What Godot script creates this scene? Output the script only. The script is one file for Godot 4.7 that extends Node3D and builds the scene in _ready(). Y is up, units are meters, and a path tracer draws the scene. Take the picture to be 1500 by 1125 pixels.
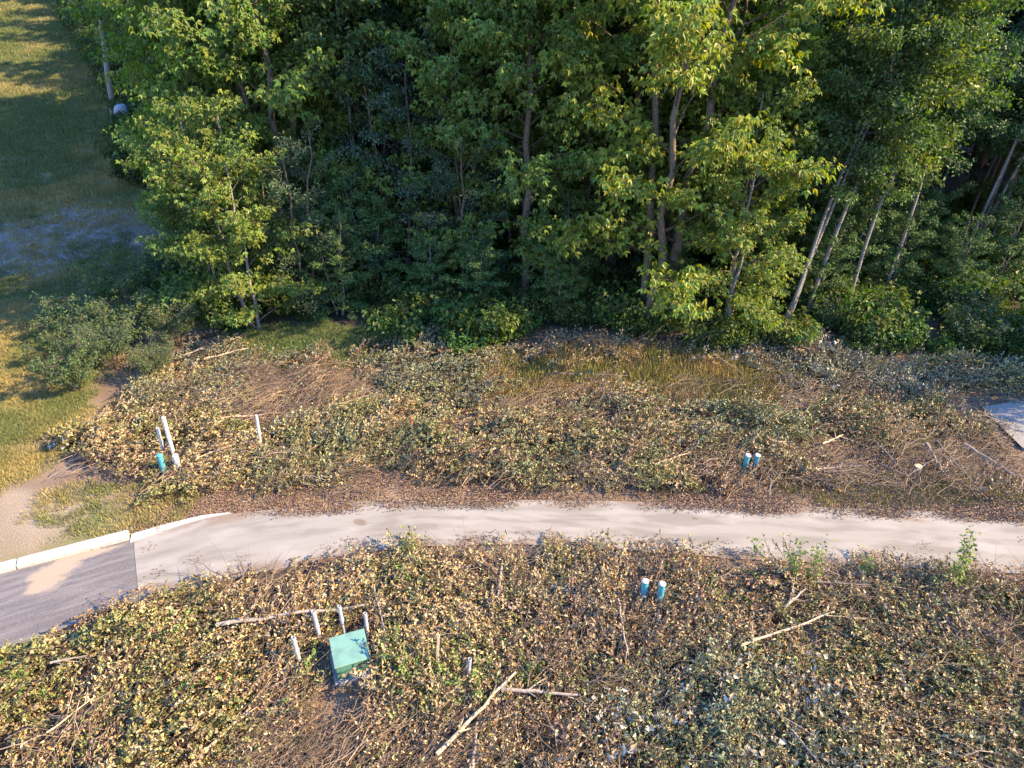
extends Node3D
# Cleared building lot at a forest edge, seen from a low drone. y up, metres; x to the right, -z away from the camera.

var rng := RandomNumberGenerator.new()
var rough_noise := FastNoiseLite.new()
var patch_noise := FastNoiseLite.new()
var names := {}
var M := {}

const STICKS := [
	[-7.06, -11.83, -3.55, -12.52, 0.50, 0.055, 0, "long grey log lying across dry brush above the green utility box"],
	[-7.70, -10.26, -6.49, -10.95, 0.40, 0.050, 1, "short tan log lying in brush left of the green utility box"],
	[-6.39, -8.49, -5.65, -9.78, 0.35, 0.045, 1, "pale peeled pole lying diagonally at the bottom edge left of centre"],
	[-1.51, -8.62, 0.08, -10.58, 0.45, 0.050, 1, "long pale peeled pole lying diagonally at the bottom centre"],
	[-0.23, -10.15, 1.49, -10.03, 0.40, 0.050, 0, "brown branch lying level beside the long peeled pole"],
	[-0.78, -8.37, -0.72, -9.51, 0.40, 0.040, 0, "grey branch pointing at the camera at the bottom centre"],
	[5.31, -11.24, 7.90, -12.29, 0.50, 0.035, 1, "long pale branch lying diagonally on brush under the path at right"],
	[6.73, -12.40, 7.52, -13.09, 0.50, 0.035, 0, "forked grey branch end beside the green saplings near the path"],
	[7.76, -13.33, 9.15, -13.27, 0.40, 0.030, 2, "dark straight branch lying level under the path near the saplings"],
	[5.59, -9.61, 6.12, -8.50, 0.45, 0.030, 0, "grey branch sloping down in brush at the bottom right"],
	[2.64, -12.63, 2.66, -10.97, 0.50, 0.030, 0, "thin grey branch lying below the pair of teal pipes"],
	[-0.27, -13.90, -0.38, -12.70, 0.40, 0.030, 0, "short dark branch standing out of brush just below the path centre"],
	[1.02, -13.25, 1.74, -13.00, 0.35, 0.050, 0, "stubby grey log in the brush below the path centre"],
	[-3.54, -13.18, -2.89, -11.22, 0.45, 0.025, 0, "thin curved branch lying behind the green utility box"],
	[-9.55, -9.05, -9.00, -9.92, 0.50, 0.020, 1, "thin pale branch lying on brush at the lower left"],
	[-5.46, -9.84, -4.77, -10.00, 0.35, 0.020, 1, "thin pale stick lying left of the utility box front"],
	[-10.45, -10.77, -10.00, -10.95, 0.50, 0.030, 0, "short grey stick lying near the asphalt edge"],
	[10.93, -12.17, 11.53, -11.36, 0.40, 0.030, 2, "dark branch sloping right in brush at the right edge"],
	[10.59, -12.17, 10.57, -11.07, 0.40, 0.025, 2, "thin dark branch in brush under the leafy sapling at right"],
	[13.93, -19.68, 13.67, -18.00, 0.32, 0.050, 0, "thick cut pole lying on bare litter with pale cut end"],
	[12.28, -19.86, 12.49, -17.90, 0.32, 0.035, 2, "dark pole lying in litter next to the cut stump"],
	[14.37, -19.86, 14.36, -18.35, 0.32, 0.040, 2, "dark cut pole fanned out second from the right edge"],
	[15.20, -19.68, 15.88, -18.00, 0.32, 0.050, 0, "thick dark trunk pole lying at the far right of the litter"],
	[9.82, -18.49, 11.49, -18.78, 0.15, 0.040, 0, "grey branch lying level in litter above the path at right"],
	[9.23, -18.39, 10.20, -17.52, 0.15, 0.025, 2, "thin branch lying in litter close to the path at right"],
	[8.91, -19.51, 9.36, -18.23, 0.30, 0.030, 0, "grey branch leaning out of brush right of the teal pipe pair"],
	[10.48, -19.73, 11.40, -20.32, 0.30, 0.040, 1, "pale forked branch lying on brush above the litter"],
	[4.59, -18.42, 5.98, -19.21, 0.40, 0.030, 1, "pale thin branch lying on brush left of the far teal pipes"],
	[-1.34, -19.05, -0.23, -20.26, 0.50, 0.020, 1, "thin pale branch on the green brush above the path centre"],
	[-10.22, -18.59, -9.19, -19.45, 0.50, 0.025, 1, "thin pale stick lying right of the tall white pipes"],
	[-12.63, -25.74, -11.14, -26.78, 0.32, 0.040, 1, "pale pole lying in shade beside the green grass patch"],
	[-13.59, -26.04, -11.92, -27.82, 0.32, 0.030, 0, "grey pole lying in shade at the edge of the left shrubs"],
	[-10.28, -21.18, -8.91, -21.47, 0.40, 0.050, 1, "bundle-like reddish stick lying behind the single white pipe"],
	[-10.58, -21.65, -9.81, -25.28, 0.30, 0.030, 2, "dark bare pole lying in the shaded twig heap"],
	[-10.17, -21.88, -7.95, -24.99, 0.30, 0.030, 2, "long dark bare pole crossing the shaded twig heap"],
	[-8.06, -25.17, -7.58, -23.43, 0.32, 0.030, 2, "dark short post standing in shade right of the twig heap"],
	[1.70, -24.91, 4.63, -24.74, 0.15, 0.045, 2, "dark straight log lying on the sunlit yellow grass"],
	[8.47, -26.46, 9.31, -24.68, 0.15, 0.050, 0, "broken grey log lying at the forest edge on the right"],
	[7.68, -27.02, 9.01, -28.51, 0.50, 0.040, 0, "curved grey branch arching out at the foot of the forest"],
	[-3.07, -25.57, -2.60, -26.78, 0.30, 0.030, 0, "thin branch sticking up at the forest edge left of centre"],
	[7.06, -12.86, 7.42, -13.67, 0.50, 0.020, 0, "thin twig standing upright beside the lower path edge"],
	[-2.07, -19.85, -1.13, -19.22, 0.50, 0.025, 0, "thin grey branch in brush above the path centre left"],
]

# ------------------------------------------------------------------ mesh collector
class Shape:
	var v := PackedVector3Array()
	var n := PackedVector3Array()
	var c := PackedColorArray()
	var t := PackedVector2Array()
	var i := PackedInt32Array()

	func tri(a: Vector3, b: Vector3, d: Vector3, col: Color) -> void:
		var nn := (d - a).cross(b - a).normalized()
		var k := v.size()
		v.append(a); v.append(b); v.append(d)
		n.append(nn); n.append(nn); n.append(nn)
		c.append(col); c.append(col); c.append(col)
		i.append(k); i.append(k + 1); i.append(k + 2)

	func quad(a: Vector3, b: Vector3, d: Vector3, e: Vector3, col: Color) -> void:
		tri(a, b, d, col)
		tri(a, d, e, col)

	# a folded blade: stalk end p, along d, facing up
	func leaf(p: Vector3, d: Vector3, up: Vector3, length: float, width: float, fold: float, col: Color) -> void:
		var side := d.cross(up).normalized()
		var q := side.cross(d).normalized()
		var tip := p + d * length - q * length * 0.18
		var l := p + d * length * 0.42 + side * width * 0.5 + q * fold
		var r := p + d * length * 0.42 - side * width * 0.5 + q * fold
		tri(p, l, tip, col)
		tri(p, tip, r, col)

	# three-lobed broad leaf (maple)
	func lobed(p: Vector3, d: Vector3, up: Vector3, size: float, col: Color) -> void:
		var side := d.cross(up).normalized()
		var q := side.cross(d).normalized()
		leaf(p, d, up, size, size * 0.46, size * 0.06, col)
		leaf(p, (d * 0.55 + side * 0.8 - q * 0.15).normalized(), up, size * 0.78, size * 0.4, size * 0.04, col)
		leaf(p, (d * 0.55 - side * 0.8 - q * 0.15).normalized(), up, size * 0.78, size * 0.4, size * 0.04, col)

	func tube(pts: PackedVector3Array, rad: PackedFloat32Array, sides: int, col: Color, cap := true) -> void:
		var first := v.size()
		var m := pts.size()
		var ref := Vector3.RIGHT
		if absf((pts[m - 1] - pts[0]).normalized().dot(ref)) > 0.8:
			ref = Vector3.FORWARD
		for k in m:
			var dir := (pts[mini(k + 1, m - 1)] - pts[maxi(k - 1, 0)]).normalized()
			var a := dir.cross(ref).normalized()
			var b := dir.cross(a).normalized()
			for s in sides:
				var ang := TAU * s / sides
				var o := a * cos(ang) + b * sin(ang)
				v.append(pts[k] + o * rad[k]); n.append(o); c.append(col)
		for k in m - 1:
			for s in sides:
				var p0 := first + k * sides + s
				var p1 := first + k * sides + (s + 1) % sides
				var p2 := p0 + sides
				var p3 := p1 + sides
				i.append(p0); i.append(p2); i.append(p1)
				i.append(p1); i.append(p2); i.append(p3)
		if cap:
			for e in [0, m - 1]:
				var axis := (pts[1] - pts[0]).normalized() * -1.0 if e == 0 else (pts[m - 1] - pts[m - 2]).normalized()
				var ctr := v.size()
				v.append(pts[e]); n.append(axis); c.append(col)
				for s in sides:
					v.append(v[first + e * sides + s]); n.append(axis); c.append(col)
				for s in sides:
					var s1 := ctr + 1 + s
					var s2 := ctr + 1 + (s + 1) % sides
					i.append(ctr); i.append(s1 if e == 0 else s2); i.append(s2 if e == 0 else s1)

	func box(at: Transform3D, size: Vector3, bevel: float, col: Color) -> void:
		# chamfered box, base at the transform's origin height 0
		var h := size * 0.5
		var lo := []
		var spans := [[0.0, bevel], [bevel, 0.0], [size.y - bevel, 0.0], [size.y, bevel]]
		for sp in spans:
			var x: float = h.x - sp[1]
			var z: float = h.z - sp[1]
			var y: float = sp[0]
			var g := bevel
			lo.append([Vector3(-x + g, y, -z), Vector3(x - g, y, -z), Vector3(x, y, -z + g), Vector3(x, y, z - g), Vector3(x - g, y, z), Vector3(-x + g, y, z), Vector3(-x, y, z - g), Vector3(-x, y, -z + g)])
		for k in 3:
			for s in 8:
				var e := (s + 1) % 8
				quad(at * (lo[k][s] as Vector3), at * (lo[k][e] as Vector3), at * (lo[k + 1][e] as Vector3), at * (lo[k + 1][s] as Vector3), col)
		for s in range(1, 7):
			tri(at * (lo[3][0] as Vector3), at * (lo[3][s] as Vector3), at * (lo[3][s + 1] as Vector3), col)
			tri(at * (lo[0][0] as Vector3), at * (lo[0][s + 1] as Vector3), at * (lo[0][s] as Vector3), col)

	func mesh() -> ArrayMesh:
		var a := []
		a.resize(Mesh.ARRAY_MAX)
		a[Mesh.ARRAY_VERTEX] = v
		a[Mesh.ARRAY_NORMAL] = n
		a[Mesh.ARRAY_COLOR] = c
		if t.size() == v.size():
			a[Mesh.ARRAY_TEX_UV] = t
		a[Mesh.ARRAY_INDEX] = i
		var m := ArrayMesh.new()
		m.add_surface_from_arrays(Mesh.PRIMITIVE_TRIANGLES, a)
		return m


# ------------------------------------------------------------------ naming and adding
func numbered(called: String) -> String:
	names[called] = names.get(called, -1) + 1
	return called if names[called] == 0 else "%s_%03d" % [called, names[called]]

func tag(o: Node, label: String, category: String, group := "", kind := "") -> void:
	if label: o.set_meta("label", label)
	if category: o.set_meta("category", category)
	if group: o.set_meta("group", group)
	if kind: o.set_meta("kind", kind)

func thing(called: String, label: String, category: String, at := Vector3.ZERO, turn := 0.0, group := "") -> Node3D:
	var o := Node3D.new()
	o.name = numbered(called)
	add_child(o)
	o.position = at
	o.rotation.y = turn
	tag(o, label, category, group)
	return o

func part(called: String, mesh: Mesh, mat: Material, parent: Node) -> MeshInstance3D:
	var o := MeshInstance3D.new()
	o.name = called
	o.mesh = mesh
	o.material_override = mat
	parent.add_child(o, true)
	return o

func structure(called: String, mesh: Mesh, mat: Material, label: String) -> MeshInstance3D:
	var o := MeshInstance3D.new()
	o.name = numbered(called)
	o.mesh = mesh
	o.material_override = mat
	add_child(o)
	tag(o, label, called.replace("_", " "), "", "structure")
	return o

func scatter(called: String, mesh: Mesh, mat: Material, places: Array, colors: Array, parent: Node) -> MultiMeshInstance3D:
	var mm := MultiMesh.new()
	mm.transform_format = MultiMesh.TRANSFORM_3D
	mm.use_colors = true
	mm.mesh = mesh
	mm.instance_count = places.size()
	for k in places.size():
		mm.set_instance_transform(k, places[k])
		mm.set_instance_color(k, colors[k])
	var o := MultiMeshInstance3D.new()
	o.name = called
	o.multimesh = mm
	o.material_override = mat
	o.set_meta("kind", "stuff")
	parent.add_child(o, true)
	return o

func stuff(called: String, label: String, category: String) -> Node3D:
	var o := thing(called, label, category)
	o.set_meta("kind", "stuff")
	return o


# ------------------------------------------------------------------ small maths
func rnd(a: float, b: float) -> float:
	return rng.randf_range(a, b)

func on_ball() -> Vector3:
	var z := rnd(-1, 1)
	var a := rnd(0, TAU)
	var s := sqrt(1.0 - z * z)
	return Vector3(s * cos(a), z, s * sin(a))

func along(pts: Array, x: float) -> float:
	# y of a polyline given as [[x, y], ...] with rising x
	if x <= pts[0][0]: return pts[0][1]
	for k in range(1, pts.size()):
		if x <= pts[k][0]:
			return lerpf(pts[k - 1][1], pts[k][1], (x - pts[k - 1][0]) / (pts[k][0] - pts[k - 1][0]))
	return pts[-1][1]

const PATH_FAR := [[-10.98, -15.46], [-10.0, -15.98], [-9.15, -16.34], [-7.2, -16.68], [-5.2, -16.96], [-3.2, -17.25], [0.0, -17.13], [3.1, -17.07], [7.3, -16.9], [10.3, -16.73], [13.3, -16.55], [15.4, -16.5], [24.0, -16.2]]
const PATH_NEAR := [[-9.59, -13.04], [-8.13, -13.62], [-6.48, -14.14], [-4.75, -14.71], [-2.9, -15.06], [0.0, -15.18], [2.9, -14.95], [4.8, -14.77], [6.6, -14.55], [10.3, -14.31], [12.0, -14.14], [13.8, -14.03], [24.0, -13.6]]
const EDGE := [[-110.0, -62.0], [-100.0, -55.0], [-83.0, -45.0], [-72.0, -38.0], [-65.0, -33.5], [-57.7, -29.5], [-51.5, -27.0], [-41.3, -22.0], [-32.6, -16.6], [-29.4, -14.0]]

func far_edge(x: float) -> float: return along(PATH_FAR, x)
func near_edge(x: float) -> float:
	if x < -9.59: return -13.04 + (-9.59 - x) * 0.56
	return along(PATH_NEAR, x)
func forest_x(z: float) -> float: return along(EDGE, z)

func ground_y(x: float, z: float) -> float:
	var s := maxf(0.0, -z - 38.0)
	return 0.2 * s * s / (s + 6.0) - 0.06 + 0.04 * rough_noise.get_noise_2d(x * 4.0, z * 4.0) + smoothstep(17.5, 22.0, -z) * 0.12 * rough_noise.get_noise_2d(x, z + 40.0)

func noise(seed_: int, freq: float, octaves := 4) -> FastNoiseLite:
	var f := FastNoiseLite.new()
	f.seed = seed_
	f.frequency = freq
	f.noise_type = FastNoiseLite.TYPE_SIMPLEX_SMOOTH
	f.fractal_octaves = octaves
	return f

func grain(seed_: int, size: int, freq: float, lo: float, hi: float, octaves := 5) -> ImageTexture:
	var im := noise(seed_, freq, octaves).get_seamless_image(size, size)
	im.convert(Image.FORMAT_L8)
	var d := im.get_data()
	var o := PackedByteArray()
	o.resize(d.size())
	for k in d.size():
		o[k] = int(255.0 * clampf(lerpf(lo, hi, d[k] / 255.0), 0, 1))
	return ImageTexture.create_from_image(Image.create_from_data(size, size, false, Image.FORMAT_L8, o))

func mat(albedo: Color, rough: float, vertex := false) -> StandardMaterial3D:
	var m := StandardMaterial3D.new()
	m.albedo_color = albedo.linear_to_srgb()
	m.roughness = rough
	m.vertex_color_use_as_albedo = vertex
	m.cull_mode = BaseMaterial3D.CULL_DISABLED
	return m

func leaf_mat(tint: Color, rough: float, through: Color) -> StandardMaterial3D:
	var m := mat(tint, rough, true)
	m.backlight_enabled = true
	m.backlight = through
	m.metallic_specular = 0.4
	return m

func textured(m: StandardMaterial3D, tex: Texture2D, scale: float, bump := 0.0) -> StandardMaterial3D:
	m.albedo_texture = tex
	m.uv1_triplanar = true
	m.uv1_world_triplanar = true
	m.uv1_scale = Vector3.ONE * scale
	if bump > 0.0:
		m.heightmap_enabled = true
		m.heightmap_texture = tex
		m.heightmap_scale = bump
	return m


# ------------------------------------------------------------------ camera, sky, sun
func sky_and_camera() -> void:
	var cam := Camera3D.new()
	cam.name = "camera"
	cam.fov = 56.8
	cam.near = 0.1
	cam.far = 600.0
	add_child(cam)
	cam.position = Vector3(0, 14, 0)
	cam.rotation_degrees = Vector3(-30, 0, 0)
	cam.current = true
	var sky_mat := ProceduralSkyMaterial.new()
	sky_mat.sky_top_color = Color(0.34, 0.52, 0.80)
	sky_mat.sky_horizon_color = Color(0.80, 0.85, 0.90)
	sky_mat.sky_curve = 0.18
	sky_mat.ground_bottom_color = Color(0.16, 0.17, 0.13)
	sky_mat.ground_horizon_color = Color(0.45, 0.50, 0.50)
	sky_mat.sky_energy_multiplier = 1.05
	var sky := Sky.new()
	sky.sky_material = sky_mat
	var env := Environment.new()
	env.background_mode = Environment.BG_SKY
	env.sky = sky
	env.tonemap_mode = Environment.TONE_MAPPER_LINEAR
	env.tonemap_exposure = 4.0
	env.sdfgi_enabled = true
	env.ssao_enabled = true
	env.ssil_enabled = true
	var we := WorldEnvironment.new()
	we.name = "environment"
	we.environment = env
	add_child(we)
	var sun := DirectionalLight3D.new()
	sun.name = "sun"
	sun.light_energy = 1.6
	sun.light_color = Color(1.0, 0.87, 0.68)
	sun.light_angular_distance = 0.5
	sun.shadow_enabled = true
	add_child(sun)
	sun.look_at_from_position(Vector3(84, 57, 15), Vector3.ZERO)


# ------------------------------------------------------------------ materials
func make_materials() -> void:
	var coarse := grain(11, 512, 0.02, 0.45, 1.25)
	var fine := grain(12, 512, 0.06, 0.4, 1.3)
	M.ground = textured(mat(Color(1, 1, 1), 0.95, true), fine, 0.9, 0.8)
	M.leaf = leaf_mat(Color(1, 1, 1), 0.5, Color(0.85, 0.95, 0.2))
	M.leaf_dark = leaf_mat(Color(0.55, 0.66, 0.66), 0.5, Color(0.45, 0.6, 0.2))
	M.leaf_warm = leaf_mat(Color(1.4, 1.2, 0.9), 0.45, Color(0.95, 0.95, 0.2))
	M.brush = leaf_mat(Color(1, 1, 1), 0.55, Color(0.35, 0.33, 0.2))
	M.grass = leaf_mat(Color(1, 1, 1), 0.75, Color(0.4, 0.4, 0.25))
	M.bark = textured(mat(Color(0.20, 0.15, 0.11), 0.9, true), coarse, 1.3, 3.0)
	M.alder_bark = textured(mat(Color(0.36, 0.34, 0.31), 0.85, true), grain(14, 512, 0.03, 0.1, 1.35), 0.9, 0.6)
	M.stick_grey = textured(mat(Color(0.34, 0.29, 0.24), 0.9, true), coarse, 2.2, 1.0)
	M.stick_pale = textured(mat(Color(0.55, 0.42, 0.28), 0.85, true), coarse, 2.2, 0.6)
	M.stick_dark = textured(mat(Color(0.17, 0.14, 0.12), 0.9, true), coarse, 2.2, 1.0)
	M.cut_wood = textured(mat(Color(0.66, 0.52, 0.34), 0.85, true), coarse, 4.0)
	M.white_plastic = textured(mat(Color(0.50, 0.49, 0.47), 0.5), grain(15, 256, 0.02, 0.85, 1.08), 1.6)
	M.grey_plastic = textured(mat(Color(0.36, 0.375, 0.40), 0.5), grain(15, 256, 0.02, 0.8, 1.1), 1.6)
	M.teal_paint = textured(mat(Color(0.06, 0.30, 0.34), 0.6), grain(16, 256, 0.03, 0.6, 1.3), 3.0)
	M.green_paint = textured(mat(Color(0.075, 0.20, 0.145), 0.55), grain(17, 256, 0.015, 0.75, 1.12), 1.2)
	M.lid_paint = textured(mat(Color(0.115, 0.235, 0.185), 0.55), grain(17, 256, 0.012, 0.85, 1.1), 0.8)
	M.dark_metal = mat(Color(0.03, 0.05, 0.05), 0.6)
	M.concrete = textured(mat(Color(0.25, 0.245, 0.235), 0.9), fine, 0.9, 0.5)
	M.orange = mat(Color(0.6, 0.17, 0.04), 0.7)
	M.tank = textured(mat(Color(0.20, 0.235, 0.285), 0.6), grain(15, 256, 0.02, 0.85, 1.08), 0.8)


# ------------------------------------------------------------------ setting
func ground_color(x: float, z: float) -> Color:
	var a := patch_noise.get_noise_2d(x * 3.0, z * 3.0)
	var b := patch_noise.get_noise_2d(x * 12.0 + 50.0, z * 12.0)
	var soil := Color(0.15, 0.105, 0.07).lerp(Color(0.24, 0.17, 0.11), clampf(0.5 + b, 0, 1))
	var turf := Color(0.105, 0.14, 0.042).lerp(Color(0.2, 0.175, 0.08), clampf(0.45 + 1.6 * a, 0, 1))
	var sand := Color(0.30, 0.24, 0.17).lerp(Color(0.23, 0.185, 0.12), clampf(0.5 + b, 0, 1))
	var gravel := Color(0.185, 0.175, 0.16).lerp(Color(0.13, 0.12, 0.085), clampf(0.5 + 1.8 * b, 0, 1))
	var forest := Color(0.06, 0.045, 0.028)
	var meadow := field_share(x, z)
	var col := soil.lerp(turf, meadow)
	col = col.lerp(gravel, gravel_share(x, z))
	col = col.lerp(sand, sand_share(x, z))
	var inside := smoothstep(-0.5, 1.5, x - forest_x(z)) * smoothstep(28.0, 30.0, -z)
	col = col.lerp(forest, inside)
	return col

func field_share(x: float, z: float) -> float:
	var lim := -15.6 + 1.2 * patch_noise.get_noise_2d(x * 6.0, z * 6.0)
	if z < -22.0: lim = lerpf(lim, -17.0, clampf((-22.0 - z) / 4.0, 0, 1))
	if z < -29.4: lim = forest_x(z)
	if z > -17.0: lim = -11.5
	return 1.0 - smoothstep(lim - 0.6, lim + 0.6, x)

func gravel_share(x: float, z: float) -> float:
	# the bare gravel band crossing the field
	var mid := -38.5 + 0.62 * (x + 27.0) * -1.0 * -1.0 * 0.55
	mid = -41.5 - 0.35 * (x + 27.0)
	var d := absf(z - mid) + 3.4 * patch_noise.get_noise_2d(x * 7.0, z * 7.0)
	var s := 1.0 - smoothstep(3.2, 5.4, d)
	var strip := 1.0 - smoothstep(0.25, 0.6, absf(z + 20.2 + 0.25 * (x + 16.0)) + 0.3 * patch_noise.get_noise_2d(x * 9.0, z * 9.0))
	if x > -15.3: strip = 0.0
	return maxf(s if x < forest_x(z) + 2.0 else 0.0, strip * 0.8)

func sand_share(x: float, z: float) -> float:
	var d := Vector2((x + 15.4) / 3.0, (z + 16.2) / 2.0).length() + 0.5 * patch_noise.get_noise_2d(x * 8.0, z * 8.0)
	return 1.0 - smoothstep(0.75, 1.1, d)

func build_ground() -> void:
	var s := Shape.new()
	var xs := PackedFloat32Array()
	var zs := PackedFloat32Array()
	var x := -140.0
	while x <= 140.0:
		xs.append(x)
		x += 0.4 if absf(x) < 40.0 else 3.0
	var z := 40.0
	while z >= -260.0:
		zs.append(z)
		z -= 0.4 if z < -6.0 and z > -66.0 else 2.5
	for b in zs:
		for a in xs:
			s.v.append(Vector3(a, ground_y(a, b), b))
			s.n.append(Vector3.UP)
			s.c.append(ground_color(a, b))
	var w := xs.size()
	for b in zs.size() - 1:
		for a in w - 1:
			var p := b * w + a
			s.i.append(p); s.i.append(p + w); s.i.append(p + 1)
			s.i.append(p + 1); s.i.append(p + w); s.i.append(p + w + 1)
	# surface normals from the heights
	for b in zs.size():
		for a in w:
			var l := s.v[b * w + maxi(a - 1, 0)]
			var r := s.v[b * w + mini(a + 1, w - 1)]
			var f := s.v[maxi(b - 1, 0) * w + a]
			var k := s.v[mini(b + 1, zs.size() - 1) * w + a]
			s.n[b * w + a] = (f - k).cross(r - l).normalized()
	structure("ground", s.mesh(), M.ground, "bare brown soil and turf of the cleared lot")

func slab(called: String, near_pts: Array, far_pts: Array, y: float, m: Material, label: String) -> void:
	# a paved strip with a top and skirts, u along x, v across
	var s := Shape.new()
	var x0: float = near_pts[0].x
	var k := near_pts.size()
	var x1: float = near_pts[k - 1].x
	var put := func(p: Vector3, q: Vector3, uv: Vector2):
		s.v.append(p); s.n.append(q); s.c.append(Color.WHITE); s.t.append(uv)
	for e in k:
		var u: float = (near_pts[e].x - x0) / (x1 - x0)
		put.call(Vector3(near_pts[e].x, y, near_pts[e].y), Vector3.UP, Vector2(u, 1))
		put.call(Vector3(far_pts[e].x, y, far_pts[e].y), Vector3.UP, Vector2(u, 0))
	for e in k - 1:
		var b := e * 2
		for q in [b, b + 1, b + 2, b + 1, b + 3, b + 2]: s.i.append(q)
	for side in [near_pts, far_pts]:
		for e in k - 1:
			var a := Vector3(side[e].x, y, side[e].y)
			var d := Vector3(side[e + 1].x, y, side[e + 1].y)
			var nn := (d - a).cross(Vector3.UP).normalized()
			var base := s.v.size()
			for p in [a, d, d + Vector3.DOWN * 0.3, a + Vector3.DOWN * 0.3]: put.call(p, nn, Vector2(0.5, 0.99))
			for q in [0, 1, 2, 0, 2, 3]: s.i.append(base + q)
	structure(called, s.mesh(), m, label)

func build_paths() -> void:
	# concrete path: a computed surface with streaks, stains and grit
	var streak := noise(31, 0.02, 4)
	var blot := noise(32, 0.012, 4)
	var grit := noise(33, 0.35, 2)
	var im := Image.create(1400, 128, false, Image.FORMAT_RGB8)
	var spots := [Vector3(-4.95, -16.0, 0.17), Vector3(-3.65, -15.2, 0.17), Vector3(0.75, -15.55, 0.1), Vector3(5.2, -16.3, 0.08)]
	for px in 1400:
		var wx := -10.9 + px / 1400.0 * 34.9
		var zn := near_edge(wx)
		var zf := far_edge(wx)
		for py in 128:
			var t := py / 127.0
			var wz := lerpf(zf, zn, t)
			var a := streak.get_noise_2d(px * 0.35, py * 1.6)
			var b := blot.get_noise_2d(px, py * 2.0)
			var g := grit.get_noise_2d(px * 1.7, py * 1.7)
			var col := Color(0.205, 0.195, 0.172)
			col = col.lerp(Color(0.152, 0.142, 0.123), clampf(0.35 + a * 1.8, 0, 1))
			col = col.lerp(Color(0.24, 0.23, 0.205), clampf(b * 1.3, 0, 1))
			col = col.lerp(Color(0.19, 0.155, 0.12), clampf((g - 0.35) * 1.6, 0, 0.6))
			var edge := minf(t, 1.0 - t) * 2.4
			var dirt := smoothstep(0.36, 0.02, edge + 0.55 * b + 0.3 * a)
			col = col.lerp(Color(0.15, 0.113, 0.083), dirt * 0.85)
			for q in spots:
				var dd := Vector2((wx - q.x) / q.z, (wz - q.y) / q.z).length() + 0.3 * g
				col = col.lerp(Color(0.12, 0.088, 0.064), smoothstep(1.2, 0.8, dd) * 0.75)
			im.set_pixel(px, py, col.linear_to_srgb())
	var m := StandardMaterial3D.new()
	m.albedo_texture = ImageTexture.create_from_image(im)
	m.roughness = 0.88
	var nears := []
	var fars := []
	for k in 60:
		var f := k / 59.0
		nears.append(Vector2(lerpf(-9.6, 24.0, f), near_edge(lerpf(-9.6, 24.0, f))))
		fars.append(Vector2(lerpf(-10.9, 24.0, f), far_edge(lerpf(-10.9, 24.0, f))))
	slab("path", nears, fars, 0.0, m, "pale concrete path crossing the cleared lot")
	# asphalt with a spill of sand by the kerb
	var ai := Image.create(512, 256, false, Image.FORMAT_RGB8)
	for px in 512:
		for py in 256:
			var u := px / 511.0
			var t := py / 255.0
			var a := streak.get_noise_2d(px * 0.5, py * 2.2)
			var b := blot.get_noise_2d(px * 2.0 + 700.0, py * 2.0)
			var g := grit.get_noise_2d(px * 2.0, py * 2.0)
			var col := Color(0.085, 0.08, 0.08).lerp(Color(0.125, 0.118, 0.115), clampf(0.4 + a * 1.4, 0, 1))
			col = col.lerp(Color(0.27, 0.255, 0.245), clampf((g - 0.3) * 1.6, 0, 0.5))
			var d := Vector2((u - 0.83) / 0.05, (t - 0.2) / 0.13).length()
			d = minf(d, Vector2((u - 0.89) / 0.08, (t - 0.1) / 0.06).length())
			d = minf(d, Vector2((u - 0.815) / 0.035, (t - 0.36) / 0.12).length()) + b * 0.5 + g * 0.35
			col = col.lerp(Color(0.27, 0.215, 0.15), smoothstep(1.15, 0.75, d) * 0.85)
			ai.set_pixel(px, py, col.linear_to_srgb())
	var am := StandardMaterial3D.new()
	am.albedo_texture = ImageTexture.create_from_image(ai)
	am.roughness = 0.9
	nears = []
	fars = []
	for k in 12:
		var f := k / 11.0
		nears.append(Vector2(lerpf(-21.0, -9.61, f), lerpf(-6.7, -13.03, f)))
		fars.append(Vector2(lerpf(-21.0, -10.91, f), lerpf(-10.85, -15.5, f)))
	slab("road", nears, fars, -0.004, am, "dark asphalt road end with spilled sand beside the kerb")
	# kerb: cast lengths with joints
	var dir := Vector3(10.08, 0, -4.67).normalized()
	var side := Vector3(-dir.z, 0, dir.x) * -1.0
	var k0 := Vector3(-21.0, 0, -10.65)
	var kerb := Node3D.new()
	kerb.name = numbered("kerb")
	add_child(kerb)
	tag(kerb, "white concrete kerb along the asphalt road end", "kerb", "", "structure")
	for q in 4:
		var s := Shape.new()
		var yaw := atan2(-dir.z, dir.x)
		s.box(Transform3D(Basis(Vector3.UP, yaw), k0 + dir * (2.78 * q + 1.385) - side * -0.2 + Vector3.DOWN * 0.2), Vector3(2.765, 0.33, 0.36), 0.03, Color.WHITE)
		part("kerb_stone", s.mesh(), M.kerb, kerb)
	var band_near := []
	var band_far := []
	for q in 8:
		var bx := lerpf(-10.86, -8.4, q / 7.0)
		band_near.append(Vector2(bx, far_edge(bx) + lerpf(0.3, -0.03, q / 7.0)))
		band_far.append(Vector2(bx - 0.12, far_edge(bx) - 0.06))
	slab("kerb", band_near, band_far, 0.012, M.kerb, "flush concrete kerb band continuing along the path edge")
	# second pavement at the right edge
	slab("pavement", [Vector2(17.4, -19.9), Vector2(18.6, -19.0), Vector2(30, -17.6)], [Vector2(17.5, -22.5), Vector2(19.0, -22.9), Vector2(30, -22.9)], 0.02, M.concrete, "grey pavement corner beyond the brush at the right edge")


# ------------------------------------------------------------------ trees
func green(base: Color, vary: float) -> Color:
	var k := exp(rnd(-vary, vary))
	return Color(base.r * k * rnd(0.8, 1.3), base.g * k, base.b * k * rnd(0.75, 1.25))

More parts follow.
